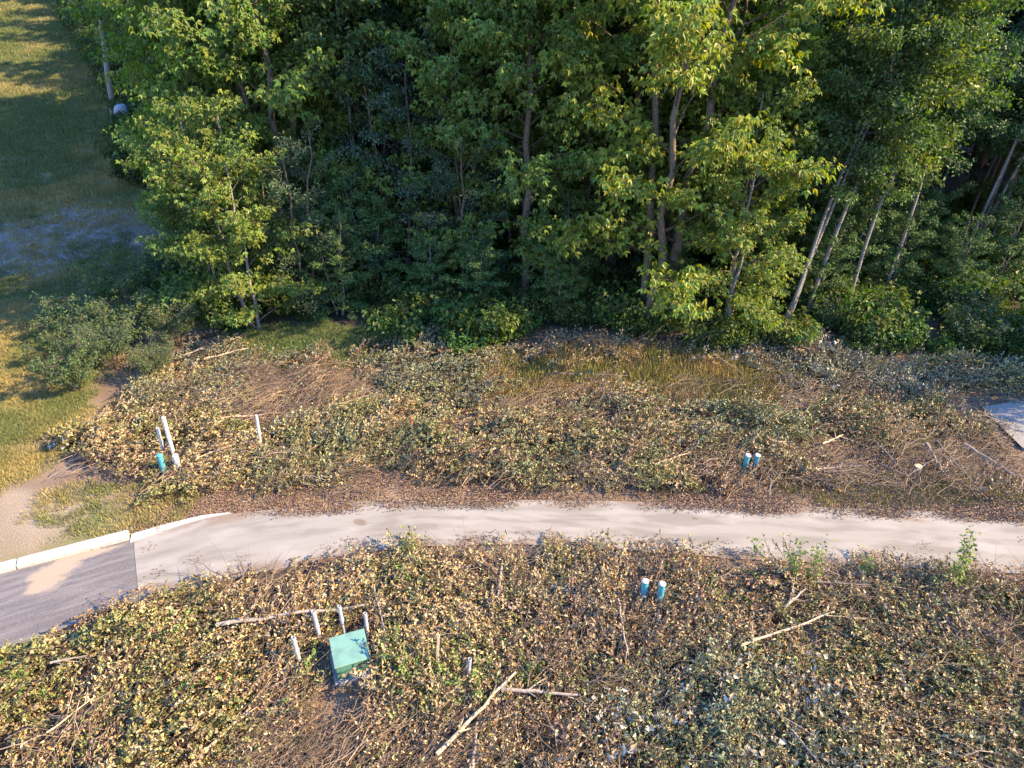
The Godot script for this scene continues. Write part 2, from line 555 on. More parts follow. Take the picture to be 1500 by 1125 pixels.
func bent(a: Vector3, b: Vector3, sag: float, wob: float, steps: int) -> PackedVector3Array:
	var o := PackedVector3Array()
	for k in steps + 1:
		var f := float(k) / steps
		var p := a.lerp(b, f) + Vector3.UP * sag * 4.0 * f * (1.0 - f)
		if k > 0 and k < steps: p += on_ball() * wob
		o.append(p)
	return o

func taper(r0: float, r1: float, n: int) -> PackedFloat32Array:
	var o := PackedFloat32Array()
	for k in n: o.append(lerpf(r0, r1, float(k) / (n - 1)))
	return o

func clump(s: Shape, p: Vector3, out: Vector3, kind: String, size: float, count: int, spread: float, base: Color) -> void:
	for k in count:
		var o := on_ball()
		var q := p + Vector3(o.x, o.y * 0.8, o.z) * spread * sqrt(rng.randf())
		var d: Vector3
		var up: Vector3
		var sz := size * rnd(0.65, 1.2)
		match kind:
			"maple":
				d = (Vector3(o.x, 0, o.z) * 0.8 + out * 0.4 + Vector3.DOWN * rnd(0.2, 1.3)).normalized()
				up = (Vector3.UP * 0.8 + on_ball() * 0.8 + out * 0.45).normalized()
				s.lobed(q, d, up, sz, green(base, 0.35))
			"oval":
				d = (on_ball() + out * 0.5 + Vector3.DOWN * 0.35).normalized()
				up = (Vector3.UP + on_ball() * 0.8).normalized()
				s.leaf(q, d, up, sz, sz * 0.62, sz * 0.08, green(base, 0.35))
			"narrow":
				d = (on_ball() * 0.8 + out * 0.4 + Vector3.UP * 0.4).normalized()
				up = on_ball()
				s.leaf(q, d, up, sz, sz * 0.3, 0.01, green(base, 0.35))
			"spray":
				d = (Vector3.DOWN * 1.1 + out * rnd(0.1, 0.7) + on_ball() * 0.35).normalized()
				up = (out + on_ball() * 0.5).normalized()
				s.leaf(q, d, up, sz, sz * 0.26, 0.02, green(base, 0.3))

# o: h height, r crown radius, base crown base, stems, limbs, kind, leaf, per (leaves a clump), spread, color, r0, lean
func make_tree(called: String, o: Dictionary, bark: Material, leaves: Material) -> Node3D:
	var root := Node3D.new()
	root.name = called
	var wood := Shape.new()
	var crown := Shape.new()
	var dust := Color(1, 1, 1)
	for st in o.stems:
		var ang: float = TAU * st / o.stems + rnd(-0.4, 0.4)
		var off := Vector3(cos(ang), 0, sin(ang)) * (0.0 if o.stems == 1 else 0.3)
		var lean: Vector3 = Vector3(cos(ang), 0, sin(ang)) * (rnd(0.2, 0.5) if o.stems == 1 else rnd(0.9, 1.7)) * o.lean
		var h: float = o.h * (1.0 if st == 0 else rnd(0.75, 0.97))
		var top: Vector3 = off + lean + Vector3.UP * h
		var trunk := bent(off + Vector3.DOWN * 0.3, top, 0.0, 0.14, 9)
		trunk[1] = trunk[0].lerp(trunk[1], 0.9)
		var rr := taper(o.r0 * (1.0 if st == 0 else 0.8), 0.03, 10)
		rr[0] *= 1.35
		wood.tube(trunk, rr, 8, dust)
		var limbs: int = int(o.limbs / o.stems)
		for k in limbs:
			var f: float = lerpf(o.base / o.h, 0.97, pow((k + rng.randf()) / limbs, 0.9))
			var at := f * 9.0
			var p := trunk[int(at)].lerp(trunk[mini(int(at) + 1, 9)], at - int(at))
			var az: float = k * 2.39996 + rnd(-0.5, 0.5) + st * 1.7
			var out := Vector3(cos(az), 0, sin(az))
			var shape_f: float = (f - o.base / o.h) / (1.0 - o.base / o.h)
			var reach: float
			if o.kind == "spray": reach = o.r * (1.0 - shape_f * 0.92) * rnd(0.8, 1.1)
			else: reach = o.r * sqrt(clampf(1.0 - pow(absf(shape_f - 0.38) / 0.66, 2.2), 0.04, 1.0)) * rnd(0.6, 1.12)
			var rise: float = lerpf(0.05, 0.9, shape_f) if o.kind != "spray" else -0.35
			var tip := p + out * reach + Vector3.UP * reach * (rise + (rnd(-0.25, 0.25) if o.kind != "spray" else 0.0))
			var limb := bent(p, tip, reach * (0.10 if o.kind != "spray" else 0.12), reach * 0.03, 5)
			wood.tube(limb, taper(maxf(0.016, rr[int(at)] * 0.36), 0.008, 6), 5, Color(0.5, 0.46, 0.42), false)
			var n2 := maxi(3, int(reach * o.twigs))
			for b in n2:
				var g := lerpf(0.22, 1.0, (b + rng.randf()) / n2)
				var gi := g * 4.999
				var q := limb[int(gi)].lerp(limb[int(gi) + 1], gi - int(gi))
				var turn := rnd(0.4, 1.2) * (1.0 if b % 2 == 0 else -1.0)
				var o2 := out.rotated(Vector3.UP, turn)
				var l2 := rnd(0.35, 0.85) * lerpf(1.25, 0.6, g) * clampf(reach * 0.35, 0.4, 1.6)
				var e2 := q + o2 * l2 + Vector3.UP * l2 * rnd(-0.75, 0.8)
				if o.kind == "spray": e2.y -= l2 * 0.5
				wood.tube(PackedVector3Array([q, q.lerp(e2, 0.5) + Vector3.UP * 0.05, e2]), PackedFloat32Array([0.012, 0.008, 0.004]), 3, Color(0.45, 0.4, 0.36), false)
				var n3 := maxi(2, int(l2 / (o.spread * 0.8)))
				for c3 in n3:
					clump(crown, q.lerp(e2, (c3 + 1.0) / n3), o2, o.kind, o.leaf, o.per, o.spread, o.color)
		clump(crown, top, Vector3.UP, o.kind, o.leaf, o.per * 2, o.spread * 1.2, o.color)
	part("trunk", wood.mesh(), bark, root)
	part("crown", crown.mesh(), leaves, root)
	return root

var kinds := {}

func plant(kind: String, called: String, label: String, category: String, x: float, z: float, scale: float, turn: float, lean := Vector2.ZERO, leaves: Material = null, group := "", stretch := 1.0) -> Node3D:
	var o: Node3D = kinds[kind].duplicate()
	o.name = numbered(called)
	add_child(o)
	o.position = Vector3(x, ground_y(x, z), z)
	var b := Basis(Vector3.UP, turn).scaled(Vector3(scale, scale * stretch, scale))
	o.basis = Basis(Vector3.BACK, -lean.x) * Basis(Vector3.RIGHT, lean.y) * b
	tag(o, label, category, group)
	if leaves: o.get_node("crown").material_override = leaves
	return o

func build_trees() -> void:
	rng.seed = 5
	var mg := Color(0.125, 0.195, 0.04)
	for k in 3:
		kinds["maple%d" % k] = make_tree("maple", {h = 15.0, r = 4.3, base = 2.2, stems = [1, 2, 3][k], limbs = 54, twigs = 3.4, kind = "maple", leaf = 0.215, per = 11, spread = 0.44, color = mg, r0 = 0.2, lean = 1.0}, M.bark, M.leaf)
	kinds["low_maple"] = make_tree("maple", {h = 10.0, r = 3.0, base = 1.0, stems = 2, limbs = 52, twigs = 3.6, kind = "maple", leaf = 0.19, per = 10, spread = 0.38, color = Color(0.105, 0.175, 0.045), r0 = 0.11, lean = 0.7}, M.alder_bark, M.leaf)
	for k in 2:
		kinds["alder%d" % k] = make_tree("alder", {h = 14.0, r = 2.6, base = [5.5, 7.0][k], stems = 1, limbs = 40, twigs = 4.2, kind = "oval", leaf = 0.165, per = 21, spread = 0.42, color = Color(0.085, 0.145, 0.05), r0 = 0.09, lean = 1.6}, M.alder_bark, M.leaf)
	kinds["fine"] = make_tree("fine", {h = 11.0, r = 2.7, base = 1.2, stems = 2, limbs = 44, twigs = 4.0, kind = "oval", leaf = 0.15, per = 12, spread = 0.36, color = Color(0.075, 0.125, 0.07), r0 = 0.1, lean = 0.6}, M.bark, M.leaf_dark)
	kinds["willow"] = make_tree("willow", {h = 8.0, r = 2.1, base = 0.5, stems = 4, limbs = 44, twigs = 4.6, kind = "narrow", leaf = 0.17, per = 14, spread = 0.36, color = Color(0.12, 0.165, 0.085), r0 = 0.07, lean = 0.6}, M.bark, M.leaf_dark)
	kinds["cedar"] = make_tree("cedar", {h = 24.0, r = 4.2, base = 2.0, stems = 1, limbs = 70, twigs = 3.0, kind = "spray", leaf = 0.55, per = 9, spread = 0.34, color = Color(0.05, 0.095, 0.04), r0 = 0.32, lean = 0.3}, M.bark, M.leaf_dark)
	# the trees that can be told apart at the forest edge
	plant("low_maple", "maple_tree", "broad leafy young maple at the left end of the forest edge", "tree", -13.3, -31.0, 0.92, 0.3)
	plant("alder0", "alder_tree", "slender pale alder leaning left behind the left shrubs", "tree", -13.0, -29.7, 0.6, 0.8, Vector2(-0.10, 0))
	plant("low_maple", "maple_tree", "light green young maple with thin pale trunk beside the willow", "tree", -11.7, -29.4, 0.93, 2.2, Vector2(-0.09, 0), M.leaf_warm)
	plant("willow", "willow_tree", "round grey green willow between the young maple and dark tree", "tree", -9.9, -31.2, 1.0, 0.5)
	plant("fine", "cherry_tree", "dark blue green fine leaved tree left of centre", "tree", -5.5, -34.0, 1.02, 0.0)
	plant("fine", "cherry_tree", "dark low tree in shade beside the mossy central trunk", "tree", -2.3, -33.0, 0.8, 2.0)
	plant("cedar", "cedar_tree", "tall drooping cedar behind the dark blue green tree", "tree", -6.8, -39.5, 1.05, 0.0)
	plant("cedar", "cedar_tree", "dark drooping cedar deep between the cedar and central maple", "tree", -2.6, -38.5, 0.9, 1.0)
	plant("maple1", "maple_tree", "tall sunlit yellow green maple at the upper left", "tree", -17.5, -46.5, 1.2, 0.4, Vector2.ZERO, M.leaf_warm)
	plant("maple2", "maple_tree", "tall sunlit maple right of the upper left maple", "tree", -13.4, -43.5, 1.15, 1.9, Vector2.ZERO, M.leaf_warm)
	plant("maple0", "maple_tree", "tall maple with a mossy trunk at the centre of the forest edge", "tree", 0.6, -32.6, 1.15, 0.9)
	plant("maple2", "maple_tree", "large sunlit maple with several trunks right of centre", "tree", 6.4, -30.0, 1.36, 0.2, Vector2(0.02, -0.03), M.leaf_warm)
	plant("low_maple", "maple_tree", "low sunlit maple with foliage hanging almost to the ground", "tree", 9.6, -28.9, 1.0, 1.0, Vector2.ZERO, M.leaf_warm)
	plant("maple1", "maple_tree", "sunlit maple behind the low hanging maple", "tree", 11.2, -35.0, 1.1, 2.6)
	plant("alder0", "alder_tree", "pale leaning alder with bright crown right of the big maple", "tree", 12.6, -30.1, 1.05, 0.5, Vector2(0.17, 0), M.leaf)
	plant("alder1", "alder_tree", "second pale leaning alder growing from the same foot", "tree", 12.95, -30.3, 1.0, 2.9, Vector2(0.24, -0.02), M.leaf)
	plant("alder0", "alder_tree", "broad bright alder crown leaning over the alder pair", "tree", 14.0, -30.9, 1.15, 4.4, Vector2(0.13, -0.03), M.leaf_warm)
	plant("alder0", "alder_tree", "bright alder between the leaning pair and the straight thin alder", "tree", 16.0, -31.6, 1.1, 5.3, Vector2(0.08, -0.03), M.leaf)
	plant("alder1", "alder_tree", "thin straight alder trunk right of the leaning alder pair", "tree", 18.1, -32.0, 0.95, 1.2, Vector2(0.05, 0), M.leaf_dark)
	plant("alder1", "alder_tree", "slim pale alder leaning right near the right edge", "tree", 22.6, -34.6, 1.05, 0.1, Vector2(0.10, 0), M.leaf_dark)
	plant("alder0", "alder_tree", "slim pale alder outermost at the right edge", "tree", 23.6, -35.2, 1.1, 4.1, Vector2(0.14, 0), M.leaf_dark)
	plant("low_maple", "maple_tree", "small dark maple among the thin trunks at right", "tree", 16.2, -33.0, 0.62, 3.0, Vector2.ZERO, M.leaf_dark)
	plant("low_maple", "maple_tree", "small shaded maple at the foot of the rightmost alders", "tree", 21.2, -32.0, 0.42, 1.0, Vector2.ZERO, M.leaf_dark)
	var bare := thing("bare_tree", "tall straight bare grey trunk beside the tank at the field edge", "tree", Vector3(-33.0, ground_y(-33.0, -62.0), -62.0))
	var bw := Shape.new()
	var bp := bent(Vector3(0, -0.3, 0), Vector3(2.3, 15.0, 0.2), 0.0, 0.05, 9)
	bw.tube(bp, taper(0.27, 0.09, 10), 9, Color(1, 1, 1))
	part("trunk", bw.mesh(), M.alder_bark, bare)
	for q in 7:
		var bl := Shape.new()
		var b: Vector3 = bp[rng.randi_range(4, 9)]
		bl.tube(bent(b, b + Vector3(rnd(-1, 1), rnd(0.0, 0.8), rnd(-1, 1)) * rnd(0.5, 1.6), 0.1, 0.06, 3), taper(0.035, 0.008, 4), 4, Color(0.6, 0.6, 0.6), false)
		part("branch", bl.mesh(), M.alder_bark, bare)
	# trees just outside the right edge whose shade falls across the forest edge
	for p in [[30.0, -37.0, 1.1], [36.0, -39.0, 1.2]]:
		plant("maple%d" % rng.randi_range(0, 2), "maple_tree", "maple standing beyond the right edge of the clearing", "tree", p[0], p[1], p[2], rnd(0, TAU), Vector2.ZERO, null, "maples beyond the right edge")
	for p in [[27.0, -21.4, 0.8, "young maple beyond the right end of the grey pavement"], [25.6, -27.6, 0.7, "small young maple behind the right end of the grey pavement"], [33.0, -24.0, 1.1, "taller young maple farthest right beyond the pavement"]]:
		plant("low_maple", "maple_tree", p[3], "tree", p[0], p[1], p[2], rnd(0, TAU))
	plant("low_maple", "maple_tree", "small bushy maple by the far right end of the path", "tree", 24.5, -17.5, 0.42, 0.0)
	# understory between the front trunks
	for p in [[-8.2, -31.0, 0.5, "left of the dark blue green tree"], [-7.0, -33.0, 0.55, "behind the low bushes left of the dark tree"], [-3.8, -31.6, 0.45, "just right of the dark blue green tree"], [-1.6, -30.8, 0.4, "just left of the mossy central trunk"], [1.9, -31.0, 0.42, "just right of the mossy central trunk"], [3.2, -33.4, 0.6, "between the central trunk and the big maple"], [2.4, -30.2, 0.33, "smallest in front of the big maple trunks"], [7.2, -29.6, 0.36, "right in front of the big sunlit maple"], [7.6, -33.2, 0.6, "behind the big sunlit maple trunks"], [11.2, -30.8, 0.5, "left of the leaning alder pair"], [14.6, -31.4, 0.45, "right of the leaning alder pair"], [13.9, -33.6, 0.6, "behind the leaning alder pair"], [16.9, -34.8, 0.6, "left behind the straight thin alder"], [18.9, -33.0, 0.5, "right of the straight thin alder"], [20.6, -35.4, 0.6, "left of the slim alders at right"], [24.2, -33.2, 0.5, "right of the slim alders at right"], [26.6, -35.0, 0.6, "at the extreme right among the trunks"], [-9.4, -33.6, 0.6, "behind the round willow"], [-12.6, -32.0, 0.6, "behind the light green young maple"]]:
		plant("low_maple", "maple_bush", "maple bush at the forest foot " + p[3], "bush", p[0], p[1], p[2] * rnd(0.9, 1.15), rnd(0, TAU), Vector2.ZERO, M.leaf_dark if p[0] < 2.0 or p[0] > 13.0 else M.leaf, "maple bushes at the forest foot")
	# forest behind
	var spots := []
	for p in [[-17.5, -46.5], [-13.4, -43.5], [-6.8, -39.5], [-2.6, -38.5], [11.2, -35.0], [22.6, -34.6], [17.9, -31.4], [-30.3, -62.5], [0.6, -32.6], [5.3, -31.4], [-5.5, -34.0]]: spots.append(Vector2(p[0], p[1]))
	var made := 0
	for k in 1500:
		var z := rnd(-60, -35.5)
		var x := rnd(forest_x(z) + 4.5, 52)
		if absf(x) > -z * 0.74 + 8.0: continue
		var ok := true
		for q in spots:
			if q.distance_to(Vector2(x, z)) < (2.5 if z > -43 else 3.6): ok = false
		if not ok: continue
		spots.append(Vector2(x, z))
		made += 1
		var pick := rng.randf()
		if x > 12.0 and z > -44.0:
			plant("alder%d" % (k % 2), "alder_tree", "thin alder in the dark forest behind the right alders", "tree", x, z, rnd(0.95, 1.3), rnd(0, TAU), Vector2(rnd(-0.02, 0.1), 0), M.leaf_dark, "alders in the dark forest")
		elif pick < 0.55:
			plant("maple%d" % (k % 3), "maple_tree", "maple in the dense forest behind the front row", "tree", x, z, rnd(1.05, 1.35), rnd(0, TAU), Vector2(rnd(-0.04, 0.04), 0), null, "maples in the forest")
		elif pick < 0.78:
			plant("alder%d" % (k % 2), "alder_tree", "alder in the dense forest behind the front row", "tree", x, z, rnd(1.1, 1.4), rnd(0, TAU), Vector2(rnd(-0.04, 0.04), 0), null, "alders in the forest")
		else:
			plant("cedar", "cedar_tree", "dark cedar in the dense forest behind the front row", "tree", x, z, rnd(0.8, 1.1), rnd(0, TAU), Vector2.ZERO, null, "cedars in the forest")
	# the wooded edge running up beside the field
	for z in [-50.0, -54.0, -58.5, -63.0, -67.0, -71.5, -76.0, -81.0, -86.0, -92.0, -98.0, -104.0]:
		for q in 2:
			var x := forest_x(z) + 4.4 + q * 4.5 + rnd(-0.6, 0.6)
			var kk: String = ["fine", "alder0", "cedar", "low_maple"][rng.randi_range(0, 3)]
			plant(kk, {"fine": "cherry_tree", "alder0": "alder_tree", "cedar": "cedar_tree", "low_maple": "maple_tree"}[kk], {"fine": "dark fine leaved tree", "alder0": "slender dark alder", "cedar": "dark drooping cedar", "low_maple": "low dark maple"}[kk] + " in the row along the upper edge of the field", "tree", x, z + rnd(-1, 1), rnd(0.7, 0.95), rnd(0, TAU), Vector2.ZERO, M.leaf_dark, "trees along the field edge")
	print("forest trees ", made)


# ------------------------------------------------------------------ shrubs, undergrowth, saplings
func shrub_mesh(kind: String, h: float, r: float, stems: int, leaf: float, per: int, color: Color) -> Array:
	var wood := Shape.new()
	var crown := Shape.new()
	for k in stems:
		var az := TAU * k / stems + rnd(-0.4, 0.4)
		var out := Vector3(cos(az), 0, sin(az))
		var e := out * r * rnd(0.3, 1.0) + Vector3.UP * h * rnd(0.55, 1.0)
		var pts := bent(out * 0.08 + Vector3.DOWN * 0.05, e, h * 0.06, 0.05, 4)
		wood.tube(pts, taper(0.018, 0.005, 5), 4, Color(0.5, 0.5, 0.5), false)
		for q in int(h * 7.0):
			var f := rnd(0.3, 1.0) * 3.99
			var p := pts[int(f)].lerp(pts[int(f) + 1], f - int(f))
			var o2 := out.rotated(Vector3.UP, rnd(-1.6, 1.6))
			var l2 := rnd(0.15, 0.5) * r * 0.6
			var e2 := p + o2 * l2 + Vector3.UP * l2 * rnd(-0.1, 0.6)
			wood.tube(PackedVector3Array([p, e2]), PackedFloat32Array([0.008, 0.003]), 3, Color.WHITE, false)
			clump(crown, e2, o2, kind, leaf, per, 0.22, color)
	return [wood.mesh(), crown.mesh()]

func fern_mesh() -> ArrayMesh:
	var s := Shape.new()
	for k in 11:
		var az := TAU * k / 11.0 + rnd(-0.2, 0.2)
		var out := Vector3(cos(az), 0, sin(az))
		var l := rnd(0.6, 1.0)
		for q in 10:
			var f := (q + 1.0) / 11.0
			var p := out * l * f + Vector3.UP * l * (1.5 * f - 1.35 * f * f)
			for sd in [-1, 1]:
				var side: Vector3 = out.cross(Vector3.UP) * sd
				s.leaf(p, (side + out * 0.4 + Vector3.DOWN * 0.2).normalized(), Vector3.UP, 0.2 * (1.05 - f), 0.05, 0.0, green(Color(0.05, 0.11, 0.03), 0.25))
	return s.mesh()

func build_shrubs() -> void:
	rng.seed = 21
	var sh := [shrub_mesh("oval", 2.6, 1.5, 12, 0.12, 15, Color(0.085, 0.13, 0.055)), shrub_mesh("narrow", 2.3, 1.4, 13, 0.13, 20, Color(0.12, 0.16, 0.08))]
	var spots := [[-16.9, -23.8, 0.9, "loose pale leaved shrub lowest at the left beside the grass"], [-16.4, -25.6, 1.0, "shaded leafy shrub above the lowest left shrub"], [-16.3, -27.8, 1.1, "tall shaded shrub in the middle of the left thicket"], [-14.2, -24.8, 0.75, "shrub at the edge of the shaded brush heap"], [-19.2, -28.6, 0.95, "outermost shrub of the left thicket towards the field"], [-14.6, -27.8, 0.9, "yellowish shrub below the young maple"], [-18.6, -31.6, 1.2, "upper shrub of the left thicket under the gravel band"], [-17.3, -34.5, 1.15, "shrub at the forest corner beside the gravel band"], [-18.2, -26.4, 0.85, "small shrub between the thicket and the field"]]
	for k in spots.size():
		var p = spots[k]
		var o := thing("shrub", p[3], "shrub", Vector3(p[0], ground_y(p[0], p[1]), p[1]), rnd(0, TAU), "shrubs at the left")
		o.scale = Vector3.ONE * p[2]
		part("stem", sh[k % 2][0], M.stick_dark, o)
		part("foliage", sh[k % 2][1], M.leaf_dark if k % 3 == 1 else M.leaf, o)
	for p in [[21.3, -30.0, 0.75, "pale leaved bush under the slim alders at right"], [16.6, -28.6, 0.7, "dark bush in front of the thin alder trunk"], [19.6, -27.2, 0.8, "broad dark bush above the grey pavement corner"], [22.0, -26.0, 0.8, "dark bush at the right edge above the pavement"], [14.4, -29.2, 0.6, "small bush at the foot of the leaning alders"]]:
		var o := thing("bush", p[3], "bush", Vector3(p[0], ground_y(p[0], p[1]), p[1]), rnd(0, TAU), "bushes at the right")
		o.scale = Vector3.ONE * p[2]
		part("stem", sh[0][0], M.stick_dark, o)
		part("foliage", sh[0][1], M.leaf_dark, o)
	# undergrowth on the forest floor
	var low := shrub_mesh("oval", 0.9, 0.6, 9, 0.12, 8, Color(0.055, 0.10, 0.03))
	var fern := fern_mesh()
	var ug := stuff("undergrowth", "dark green undergrowth of ferns and brambles on the forest floor", "undergrowth")
	var a := [[], []]
	var c := [[], []]
	for k in 5600:
		var z := rnd(-46, -26.2)
		var x := rnd(-17, 30)
		if x < forest_x(z) - 0.5: continue
		var front := -28.4 + 3.4 * patch_noise.get_noise_2d(x * 6.0, 3.0)
		if x > 11.5: front = lerpf(front, -26.2, clampf((x - 11.5) / 5.0, 0, 1))
		if x < -6.0: front -= 0.6
		var thick := patch_noise.get_noise_2d(x * 9.0 + 40.0, z * 9.0)
		if rng.randf() > 0.75 + 1.3 * thick: continue
		if z > front: continue
		if z < -36 and rng.randf() < 0.5: continue
		var w := 0 if rng.randf() < 0.72 else 1
		var sc := rnd(0.5, 1.25) * clampf(1.05 + 1.5 * thick, 0.6, 1.9)
		a[w].append(Transform3D(Basis(Vector3.UP, rnd(0, TAU)).scaled(Vector3.ONE * sc), Vector3(x, ground_y(x, z) - 0.05, z)))
		var g := rnd(0.7, 1.9)
		c[w].append(Color(g * rnd(0.8, 1.5), g, g * rnd(0.7, 1.2)))
	for k in 900:
		var z := -48.0 - 56.0 * rng.randf()
		var x := forest_x(z) + rnd(-0.4, 5.0)
		var sc := rnd(1.0, 2.4)
		a[0].append(Transform3D(Basis(Vector3.UP, rnd(0, TAU)).scaled(Vector3.ONE * sc), Vector3(x, ground_y(x, z) - 0.05, z)))
		var g := rnd(0.5, 1.2)
		c[0].append(Color(g * rnd(0.8, 1.4), g, g))
	scatter("foliage", low[1], M.leaf, a[0], c[0], ug)
	scatter("fern_fronds", fern, M.leaf, a[1], c[1], ug)
	# saplings by the path
	for p in [[6.78, -14.75, 0.7, 14, "thin bare sapling on the lower path edge, leftmost of the green saplings"], [7.25, -13.6, 1.9, 60, "bright green sapling with upright stem below the path"], [7.8, -13.5, 2.0, 64, "bright green taller sapling beside its twin below the path"], [11.5, -13.4, 2.3, 120, "leafy dark green sapling standing against the path near the right edge"], [-2.9, -14.85, 0.8, 26, "small green weed on the lower path edge at centre"], [9.4, -13.9, 0.8, 24, "low green weed between the saplings and the leafy sapling"]]:
		var o := thing("sapling", p[4], "sapling", Vector3(p[0], -0.06, p[1]), 0.0, "saplings along the path")
		var wood := Shape.new()
		var fol := Shape.new()
		for st in 2:
			var pts := bent(Vector3(0.05 * st, -0.02, 0), Vector3(rnd(-0.2, 0.2), p[2] * rnd(0.75, 1.0), rnd(-0.15, 0.15)), 0.0, 0.03, 5)
			wood.tube(pts, taper(0.012, 0.004, 6), 4, Color.WHITE, false)
			for q in int(p[3]):
				var f := rnd(0.15, 1.0) * 4.99
				var b := pts[int(f)].lerp(pts[int(f) + 1], f - int(f))
				var out := on_ball()
				var l := rnd(0.03, 0.2)
				var e := b + Vector3(out.x, absf(out.y) * 0.6, out.z) * l
				wood.tube(PackedVector3Array([b, e]), PackedFloat32Array([0.004, 0.002]), 3, Color.WHITE, false)
				fol.leaf(e, (out + Vector3.DOWN * 0.2).normalized(), (Vector3.UP + on_ball() * 0.6).normalized(), rnd(0.08, 0.13), 0.07, 0.008, green(Color(0.17, 0.24, 0.05), 0.3))
		part("stem", wood.mesh(), M.stick_grey, o)
		part("leaves", fol.mesh(), M.leaf, o)


# ------------------------------------------------------------------ cut brush
func brush_mesh(kind: int) -> ArrayMesh:
	# one felled leafy branch lying along +x; kinds: 0 oval, 1 narrow, 2 dry and twiggy, 3 large pale
	var s := Shape.new()
	var l := 1.3
	var stem := bent(Vector3(-l * 0.5, 0.04, 0), Vector3(l * 0.5, 0.10, rnd(-0.1, 0.1)), 0.06, 0.03, 5)
	var bark := Color(0.20, 0.15, 0.11)
	s.tube(stem, taper(0.014, 0.004, 6), 4, bark, false)
	var twigs: int = [9, 10, 12, 6][kind]
	for k in twigs:
		var f := rnd(0.1, 1.0) * 4.99
		var p := stem[int(f)].lerp(stem[int(f) + 1], f - int(f))
		var d := Vector3(rnd(0.3, 1.0), rnd(-0.1, 0.5), rnd(-1, 1)).normalized()
		var e := p + d * rnd(0.25, 0.55)
		s.tube(PackedVector3Array([p, p.lerp(e, 0.5) + on_ball() * 0.02, e]), PackedFloat32Array([0.007, 0.005, 0.002]), 3, bark * rnd(0.7, 1.6), false)
		var n: int = [14, 18, 6, 6][kind]
		for q in n:
			var g := rnd(0.2, 1.05)
			var b := p.lerp(e, g)
			var ld := (d * 0.7 + on_ball() * 0.9 + Vector3.DOWN * 0.25).normalized()
			var up := (Vector3.UP * 0.8 + on_ball()).normalized()
			var sz: float = [0.072, 0.077, 0.062, 0.115][kind] * rnd(0.6, 1.35)
			var k2 := exp(rnd(-0.9, 0.5))
			var col := Color(k2 * rnd(0.85, 1.25), k2, k2 * rnd(0.7, 1.25))
			if rng.randf() < 0.14: col = Color(1.7, 1.6, 1.7) * rnd(0.8, 1.2)
			if rng.randf() < 0.10: col = Color(1.5, 0.95, 0.6) * rnd(0.5, 1.1)
			s.leaf(b, ld, up, sz, sz * [0.62, 0.36, 0.5, 0.75][kind], sz * rnd(0.0, 0.25), col)
	return s.mesh()

# palettes: linear base colour of the leaves
const PALETTE := {
	olive = Color(0.24, 0.25, 0.10), grey = Color(0.25, 0.275, 0.155), khaki = Color(0.42, 0.345, 0.19),
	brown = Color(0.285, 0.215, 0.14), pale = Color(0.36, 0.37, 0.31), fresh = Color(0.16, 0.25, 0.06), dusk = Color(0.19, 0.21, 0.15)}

# one mass of brush: centre, half sizes, per square metre, heap height, lie of the branches, palette shares
func brush(label: String, at: Vector2, half: Vector2, per: float, heap: float, lie: float, mix: Dictionary, kind_mix: Array, meshes: Array) -> void:
	var o := stuff("cut_brush", label, "brush")
	var a := [[], [], [], []]
	var c := [[], [], [], []]
	var total := 0.0
	for k in mix: total += mix[k]
	for k in int(PI * half.x * half.y * per * 1.15):
		var r := sqrt(rng.randf()) * 1.08
		var ang := rnd(0, TAU)
		var x := at.x + half.x * r * cos(ang)
		var z := at.y + half.y * r * sin(ang)
		var margin := 0.12 + 0.18 * patch_noise.get_noise_2d(x * 9.0, 7.0)
		if z < at.y and at.y > -15.0 and z < near_edge(x) + margin + (0.5 if x > -5 else 0.1): continue
		if at.y < -15.0 and z > far_edge(x) - 0.35 - margin * 2.0: continue
		if x < -11.2 and at.y < -15.0 and z > -17.6 + (x + 11.2) * 0.5: continue
		if Vector2(x + 3.75, z + 10.95).length() < 1.05 or Vector2(x + 3.7, (z + 10.3) * 0.9).length() < 1.0: continue
		if x > 16.9 and z > -23.4 and z < -18.4: continue
		var edge := 1.0 - smoothstep(0.55, 1.08, r)
		var bump := clampf(0.55 + 0.9 * patch_noise.get_noise_2d(x * 8.0 + 90.0, z * 8.0), 0.0, 1.3)
		if rng.randf() > 0.35 + bump: continue
		var y := ground_y(x, z) + heap * bump * (0.25 + 0.75 * edge) * sqrt(rng.randf())
		var pick := rng.randf() * total
		# neighbouring branches share a colour, as from one felled sapling
		pick = fposmod((0.5 + 1.1 * patch_noise.get_noise_2d(x * 14.0 + 300.0, z * 14.0)) * total * 0.8 + pick * 0.35, total)
		var chosen := ""
		for q in mix:
			chosen = q
			pick -= mix[q]
			if pick < 0: break
		var kp := rng.randf()
		var w := 0
		while w < 3 and kp > kind_mix[w]:
			kp -= kind_mix[w]
			w += 1
		if chosen == "pale": w = 3
		var yaw := lie + patch_noise.get_noise_2d(x * 4.0 + 500.0, z * 4.0) * 3.0 + rnd(-0.5, 0.5)
		var b := Basis(Vector3.UP, yaw) * Basis(Vector3.BACK, rnd(-0.12, 0.3)) * Basis(Vector3.RIGHT, rnd(0, TAU) if rng.randf() < 0.3 else rnd(-0.5, 0.5))
		var sc := rnd(0.65, 1.35)
		a[w].append(Transform3D(b.scaled(Vector3.ONE * sc), Vector3(x, y, z)))
		var g := rnd(0.8, 1.25)
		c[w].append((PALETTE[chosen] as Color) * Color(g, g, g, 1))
	for w in 4:
		if a[w].size(): scatter("leafy_branches", meshes[w], M.brush, a[w], c[w], o)

